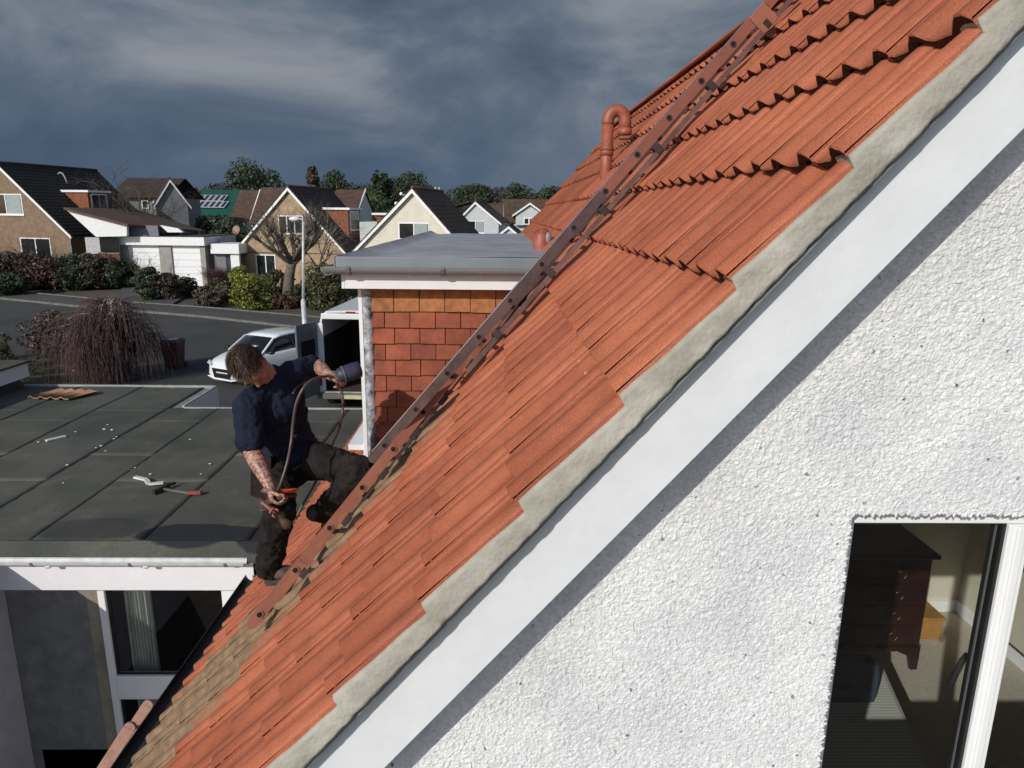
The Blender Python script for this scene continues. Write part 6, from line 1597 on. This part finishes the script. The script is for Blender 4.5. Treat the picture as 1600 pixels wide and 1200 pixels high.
sh_R, sh_L = P(386, 634, 3.72), P(457, 583, 3.95)
neck = P(425, 592, 3.88); chest = P(432, 635, 3.90); waist = P(447, 685, 3.95); pel = P(456, 716, 3.99)
el_R, wr_R = P(394, 706, 3.62), P(423, 762, 3.50)
el_L, wr_L = P(494, 570, 4.10), P(513, 585, 3.90)
hp_R, kn_R, an_R = P(432, 722, 3.96), P(438, 797, 3.64), P(419, 884, 3.80)
hp_L, kn_L, an_L = P(478, 716, 4.02), P(563, 736, 3.72), P(505, 801, 3.86)
across = (sh_L-sh_R).normalized(); spine = (neck-pel).normalized(); front = across.cross(spine).normalized()
if front.y > 0: front = -front
# head frame
gun_c = P(424, 790, 3.48)
hu = Vector((-.34, -.88, .30)).normalized()
hf = Vector((.50, .10, -.83)); hf = (hf-hu*hf.dot(hu)).normalized(); hs = hu.cross(hf).normalized()
b_ = MB()
ell(b_, hc, (hf*.094, hs*.076, hu*.106))
ell(b_, hc+hf*.030-hu*.055, (hf*.060, hs*.056, hu*.060)); ell(b_, hc+hf*.070-hu*.095, (hf*.022, hs*.026, hu*.018))
b_.tube([hc+hf*.088+hu*.015, hc+hf*.112-hu*.018, hc+hf*.098-hu*.030], [.008, .013, .010], 8)
for s_ in (-1, 1):
    ell(b_, hc+hs*s_*.078-hf*.008-hu*.012, (hf*.018, hs*.009, hu*.031)); ell(b_, hc+hf*.080+hs*s_*.032+hu*.022, (hf*.012, hs*.022, hu*.008))
    ell(b_, hc+hf*.066+hs*s_*.040-hu*.030, (hf*.018, hs*.020, hu*.020))
b_.tube([hc+hf*.088-hu*.062+hs*.02, hc+hf*.094-hu*.06, hc+hf*.088-hu*.062-hs*.02], .006, 6)
chain(b_, [hc-hu*.05-hf*.02, neck, neck-spine*.06], [.056, .060, .075])
chain(b_, [neck-spine*.05, chest, waist, pel], [.09, .12, .115, .12])
chain(b_, [neck-spine*.04, sh_R], [.06, .062]); chain(b_, [neck-spine*.04, sh_L], [.06, .06])
chain(b_, [sh_R, el_R], [.058, .046]); chain(b_, [el_R, el_R.lerp(wr_R, .3), wr_R], [.045, .047, .028])
chain(b_, [sh_L, el_L], [.056, .045]); chain(b_, [el_L, el_L.lerp(wr_L, .3), wr_L], [.044, .045, .028])
chain(b_, [hp_R, kn_R, an_R], [.085, .055, .04]); chain(b_, [hp_L, kn_L, an_L], [.085, .055, .04])
def hand(mb, wr, d, palm_n, side, curl, grip_c=None, L_=.085):
    """palm plus four curled fingers and a thumb: d along the hand, palm_n out of the palm, side towards the thumb"""
    d = d.normalized(); palm_n = (palm_n-d*palm_n.dot(d)).normalized(); side = d.cross(palm_n).normalized()*(1 if side > 0 else -1)
    c = wr+d*.045
    chain(mb, [wr, wr+d*.02], [.026, .025], 10)
    for k in range(4):
        q = c+side*(.030-.020*k)-palm_n*.004; mb.tube([wr+side*(.018-.012*k), q, q+d*.028], [.015, .0145, .0125], 8); mb.ball(q+d*.028, .0125, 8, 6)
        base = q+d*.030; seg = [.036, .026, .020] if k in (1, 2) else ([.033, .024, .018] if k == 0 else [.027, .020, .016])
        a = 0; p_ = base; pts = [base]; rs = [.0105]
        for j, s_ in enumerate(seg):
            a += curl[j]+.08*k*(j == 0); v = d*math.cos(a)+palm_n*math.sin(a); p_ = p_+v*s_; pts.append(p_); rs.append(.0098-.0012*j)
        mb.tube(pts, rs, 8); 
        for p2, r2 in zip(pts[1:], rs[1:]): mb.ball(p2, r2, 8, 6)
    t0 = wr+d*.022+side*.022; v1 = (d*.55+side*.6+palm_n*.45).normalized(); v2 = (d*.75+palm_n*.75-side*.05).normalized()
    pts = [t0, t0+v1*.036, t0+v1*.036+v2*.030, t0+v1*.036+v2*.030+(d*.3+palm_n-side*.3).normalized()*.022]
    mb.tube(pts, [.014, .0125, .0115, .009], 8)
    for p2, r2 in zip(pts, [.014, .0125, .0115, .009]): mb.ball(p2, r2, 8, 6)
    return c
hR_d = (P(430, 786, 3.46)-wr_R); hand(b_, wr_R, hR_d, Vector((.75, -.1, -.2)), 1, (.75, .9, .6))
hL_d = (P(530, 592, 3.87)-wr_L); hand(b_, wr_L, hL_d, Vector((.2, .2, -1)), 1, (.8, 1.0, .7))
fuse('body', b_, SKIN, MAN, vox=.0042, sm=3)
for s_ in (-1, 1):
    e_ = MB(); e_.ball(hc+hf*.080+hs*s_*.031+hu*.006, .0105, 10, 7); obj('eye', e_, M('shaded_eye', (.16, .14, .13), .3, .02), MAN)  # eye whites darkened in their colour for the shaded face
# hair: scalp shell plus many short tufts
hb = MB(); hcc = hc-hf*.026+hu*.016
ell(hb, hcc, (hf*.094, hs*.083, hu*.103)); 
rr = random.Random(31)
for k in range(5200):
    v = Vector((rr.gauss(0, 1), rr.gauss(0, 1), rr.gauss(0, 1))).normalized()
    if v.z < -.62 or (v.x > .80 and v.z < .35): continue
    if v.z < -.15 and v.x > .25: continue
    p_ = hcc+hf*(.092*v.x)+hs*(.081*v.y)+hu*(.101*v.z); nrm = (hf*v.x+hs*v.y+hu*v.z).normalized()
    ln_ = rr.uniform(.016, .034)*(1.25 if v.z > .3 else .7)
    sweep = (hf*.75+hs*.25*math.sin(v.y*6)-hu*.1); t1_ = p_+nrm*ln_*.55+sweep*ln_*.35; t2_ = t1_+nrm*ln_*.25+sweep*ln_*.75+Vector((rr.gauss(0, .004), rr.gauss(0, .004), rr.gauss(0, .004)))
    sd2 = nrm.cross(sweep).normalized()*.0016; o = len(hb.v)
    hb.v += [p_-sd2, p_+sd2, t1_+sd2*.8, t1_-sd2*.8, t2_]; hb.f += [(o, o+1, o+2, o+3), (o+3, o+2, o+4)]; hb.sm += [False]*2
obj('hair', hb, M('brown_hair', (.030, .016, .009), .45, .3, 60, col2=(.075, .042, .025), island=.5), MAN, fixn=False)
# t-shirt
s_ = MB()
ell(s_, chest+front*.01, (across*.185, front*.125, spine*.15)); ell(s_, chest+spine*.055, (across*.20, front*.10, spine*.09))
ell(s_, chest.lerp(waist, .5), (across*.170, front*.125, spine*.16)); ell(s_, waist, (across*.160, front*.125, spine*.13)); ell(s_, waist.lerp(pel, .6)+front*.01, (across*.165, front*.13, spine*.09))
chain(s_, [neck-spine*.035, sh_R], [.075, .078]); chain(s_, [neck-spine*.035, sh_L], [.075, .074])
chain(s_, [sh_R, sh_R.lerp(el_R, .45), sh_R.lerp(el_R, .74)], [.080, .076, .078]); chain(s_, [sh_L, sh_L.lerp(el_L, .45), sh_L.lerp(el_L, .72)], [.076, .070, .070])
chain(s_, [neck+spine*.012, neck-spine*.05], [.070, .090])
chain(s_, [neck-spine*.02+front*.03, neck-spine*.07+front*.04], [.055, .08])
shirt = fuse('t_shirt', s_, NAVY, MAN, vox=.008, sm=3, disp=.034, dsize=.07)
# trousers, pockets, boots
t_ = MB()
ell(t_, pel, (across*.168, front*.13, spine*.11)); ell(t_, pel-spine*.07, (across*.165, front*.13, spine*.10))
chain(t_, [hp_R, hp_R.lerp(kn_R, .5), kn_R, kn_R.lerp(an_R, .5), an_R.lerp(kn_R, -.02)], [.115, .100, .084, .080, .072])
chain(t_, [hp_L, hp_L.lerp(kn_L, .5), kn_L, kn_L.lerp(an_L, .5), an_L], [.115, .100, .082, .078, .068])
fuse('trousers', t_, TROU, MAN, vox=.009, sm=2, disp=.042, dsize=.05)
for (kn, an) in ((kn_R, an_R), (kn_L, an_L)):
    q = MB(); d = (an-kn).normalized(); c = kn+front*.0
    ell(q, kn+front*.055+d*.02, (across*.055, front*.030, d*.09)); fuse('knee_patch', q, fabric('black_knee_patch', (.008, .008, .009), (.02, .018, .018)), MAN, vox=.008, sm=2, disp=.008)
def boot(an, toe_d, up_):
    q = MB(); toe_d = toe_d.normalized(); up_ = (up_-toe_d*up_.dot(toe_d)).normalized(); sd__ = toe_d.cross(up_)
    h_ = an-up_*.055
    chain(q, [an+up_*.05, an, h_+up_*.01], [.052, .050, .046]); ell(q, h_+toe_d*.09, (toe_d*.085, sd__*.045, up_*.040)); ell(q, h_+toe_d*.0, (toe_d*.055, sd__*.042, up_*.045)); ell(q, h_+toe_d*.15-up_*.005, (toe_d*.055, sd__*.046, up_*.034))
    B_ = fuse('boot', q, fabric('dusty_boot_leather', (.035, .028, .026), (.12, .085, .075), 20), MAN, vox=.008, sm=2)
    q = MB()
    for k in range(9):
        x0 = -.05+.029*k; w_ = .038+.008*math.sin(PI*k/8); q.obox(h_, toe_d, sd__, up_, (x0, x0+.024), (-w_, w_), (-.062, -.040))
    q.obox(h_, toe_d, sd__, up_, (-.052, .208), (-.040, .040), (-.045, -.030)); obj('sole', q, M('rubber_sole', (.05, .042, .04), .8, .2, 30), B_, bevel=.003)
boot(an_R, Vector((.55, -.2, .15)), Vector((-.45, -.1, .9)))
boot(an_L, Vector((-.35, .25, -.9)), Vector((-.8, -.5, .25)))
# holster pouch, belt
q = MB(); a = P(404, 722, 3.80); 
q.hexa([P(392, 722, 3.86), P(424, 726, 3.78), P(425, 728, 3.95), P(394, 724, 3.99), P(391, 716, 3.86), P(424, 712, 3.78), P(424, 714, 3.95), P(392, 716, 3.99)])
q.hexa([P(391, 774, 3.88), P(420, 783, 3.80), P(421, 783, 3.86), P(392, 774, 3.94), P(392, 722, 3.86), P(424, 726, 3.78), P(424, 726, 3.84), P(393, 722, 3.92)])
obj('holster_pocket', q, TROU, MAN, bevel=.006)
q = MB(); pts = []
for k in range(25):
    a = 2*PI*k/24; pts.append(waist.lerp(pel, .85)+across*.172*math.cos(a)+front*.138*math.sin(a))
q.tube(pts, .014, 6); obj('belt', q, M('black_belt', (.01, .01, .01), .5), MAN)
# emblem and lettering on the left breast, laid on the cloth
bpy.context.view_layer.update(); dgp = bpy.context.evaluated_depsgraph_get(); ev = shirt.evaluated_get(dgp); mw = shirt.matrix_world.inverted()
def on_shirt(px, py):
    r = ray(px, py).normalized(); ok, lc, nn_, _ = ev.ray_cast(mw@EYE, (mw.to_3x3()@r).normalized())
    return (shirt.matrix_world@lc, (shirt.matrix_world.to_3x3()@nn_).normalized()) if ok else (None, None)
lg = MB()
for px, py, r in ((457.5, 614, .0065), (459.5, 611.5, .0045)):
    c, nn_ = on_shirt(px, py)
    if c is not None:
        s1 = nn_.orthogonal().normalized(); s2 = nn_.cross(s1); K_ = 10
        lg.v += [c+nn_*.002+(s1*math.cos(2*PI*k/K_)+s2*math.sin(2*PI*k/K_))*rad for rad in (r, r*.5) for k in range(K_)]
        o = len(lg.v)-2*K_; lg.f += [(o+k, o+(k+1) % K_, o+K_+(k+1) % K_, o+K_+k) for k in range(K_)]; lg.sm += [False]*K_
for k in range(7):
    t = k/6; c, nn_ = on_shirt(460+9.5*t, 609.5-9.5*t)
    if c is None: continue
    d = (P(470, 600, 3.7)-P(460, 610, 3.7)).normalized(); d = (d-nn_*d.dot(nn_)).normalized(); w_ = nn_.cross(d)
    hh = .0042 if k % 3 else .006; q0 = c+nn_*.002; lg.add([q0-w_*hh, q0-w_*hh+d*.0035, q0+w_*hh+d*.0035, q0+w_*hh], [(0, 1, 2, 3)])
if lg.v: obj('breast_logo', lg, M('pale_print', (.30, .34, .45), .7), shirt, fixn=False)

# ================================================================ what he holds
GM = M('dark_gun_metal', (.05, .028, .024), .5, .3, 20, metal=.2, col2=(.16, .07, .045))
tip = P(432, 803, 3.47)
g = thing('spray_gun', 'paint stained spray gun held in his lower hand', 'spray gun', gun_c)
gd = (tip-P(408, 783, 3.52)).normalized(); gs_ = gd.cross(Vector((0, -1, 0))).normalized()
q = MB(); base = P(406, 781, 3.52); q.tube([base, base+gd*.03, base+gd*.07, tip-gd*.02, tip], [.018, .020, .017, .012, .006], 12); obj('barrel', q, GM, g)
q = MB(); hnd = wr_R+hR_d.normalized()*.06+Vector((.028, -.01, -.01)); q.bar(base+gd*.035, hnd+Vector((.02, 0, .03)), .026, .030); obj('handle', q, GM, g, bevel=.006)
q = MB(); c = base+gd*.05; q.tube([c-gs_*.015, c-gs_*.05+Vector((0, 0, .02)), c-gs_*.05+Vector((-.03, 0, .055))], [.012, .016, .03], 12); obj('cup', q, GM, g)
q = MB()
for s_ in (-1, 1): q.tube([tip-gd*.03+gs_*s_*.008, tip-gd*.012+gs_*s_*.022, tip+gd*.004+gs_*s_*.020], .0055, 8)
q.tube([tip-gd*.035, tip-gd*.022], .020, 14); obj('air_cap', q, M('terracotta_paint', ()), g)
q = MB(); q.tube([base+gd*.06+gs_*.02, base+gd*.03+gs_*.045, base+gs_*.05], .005, 6); obj('trigger', q, GM, g)
q = MB(); a, b = P(437, 768, 3.52), P(464, 766, 3.56); q.bar(a, b, .012, .022); rk_ = thing('folding_ruler', 'orange tool edge sticking out at his thigh pocket', 'tool', a); obj('blade', q, M('orange_tool', (.65, .09, .025), .5), rk_, bevel=.002)
q = MB(); q.bar(P(440, 776, 3.55), P(464, 774, 3.58), .010, .016); obj('tool_body', q, M('dark_gun_metal', ()), rk_)
# mist
mm = bpy.data.materials.new('paint_mist'); mm.use_nodes = True; t = mm.node_tree
for n_ in list(t.nodes): t.nodes.remove(n_)
o_ = t.nodes.new('ShaderNodeOutputMaterial'); vol = t.nodes.new('ShaderNodeVolumePrincipled'); vol.inputs['Color'].default_value = (1.0, .62, .36, 1); vol.inputs['Density'].default_value = 16; vol.inputs['Anisotropy'].default_value = .2
t.links.new(vol.outputs[0], o_.inputs['Volume'])
q = MB(); tgt = P(470, 842, 3.66); md = (tgt-tip).normalized(); q.tube([tip+md*.004, tip+md*.06, tip+md*.13], [.004, .014, .030], 14)
ms = obj('paint_mist', q, mm, None, loc=tip); ms['label'] = 'small orange cone of sprayed paint leaving the gun nozzle'; ms['category'] = 'paint spray'; ms['kind'] = 'stuff'
# hose
HZ = M('brown_hose', (.075, .052, .045), .4, .15, 10, bump=.15, bs=40)
pth = [(428, 776, 3.50), (438, 757, 3.46), (449, 722, 3.50), (455, 690, 3.56), (458, 660, 3.58), (463, 630, 3.58), (475, 605, 3.60), (490, 593, 3.66), (505, 588.5, 3.80), (518, 589, 3.84), (529, 600, 3.87), (535, 620, 3.87), (535, 645, 3.80), (529, 670, 3.86), (520, 692, 3.98), (508, 722, 4.14), (497, 745, 4.2), (485, 768, 4.2), (472, 790, 4.16), (462, 812, 4.12)]
def smooth_path(pts, k=6):
    pts = [Vector(p_) for p_ in pts]; out_ = []
    for i in range(len(pts)-1):
        p0, p1, p2, p3 = pts[max(i-1, 0)], pts[i], pts[i+1], pts[min(i+2, len(pts)-1)]
        for j in range(k):
            t = j/k; out_.append(.5*((2*p1)+(p2-p0)*t+(2*p0-5*p1+4*p2-p3)*t*t+(3*p1-p0-3*p2+p3)*t**3))
    out_.append(pts[-1]); return out_
q = MB(); q.tube(smooth_path([P(*a) for a in pth]), .0078, 10); tag(obj('air_hose', q, HZ, None, loc=P(*pth[0])), 'brown air hose looping from the spray gun up through his raised hand', 'hose')
q = MB(); a, b = P(526, 588, 3.87), P(562, 577, 3.93); d = (b-a).normalized()
q.tube([a, a+d*.015, a+d*.05, a+d*.10, b, b+d*.006], [.030, .040, .046, .048, .045, .030], 20)
pot = thing('paint_pot', 'dark blue cylindrical paint pot held level in his raised hand', 'paint pot', a); obj('canister', q, M('dark_blue_plastic', (.022, .028, .050), .5, .15, 9, col2=(.045, .052, .080)), pot)
q = MB(); q.tube([a+d*.035, a+d*.042], .0478, 20); obj('band', q, M('grey_blue_band', (.10, .11, .14), .5), pot)
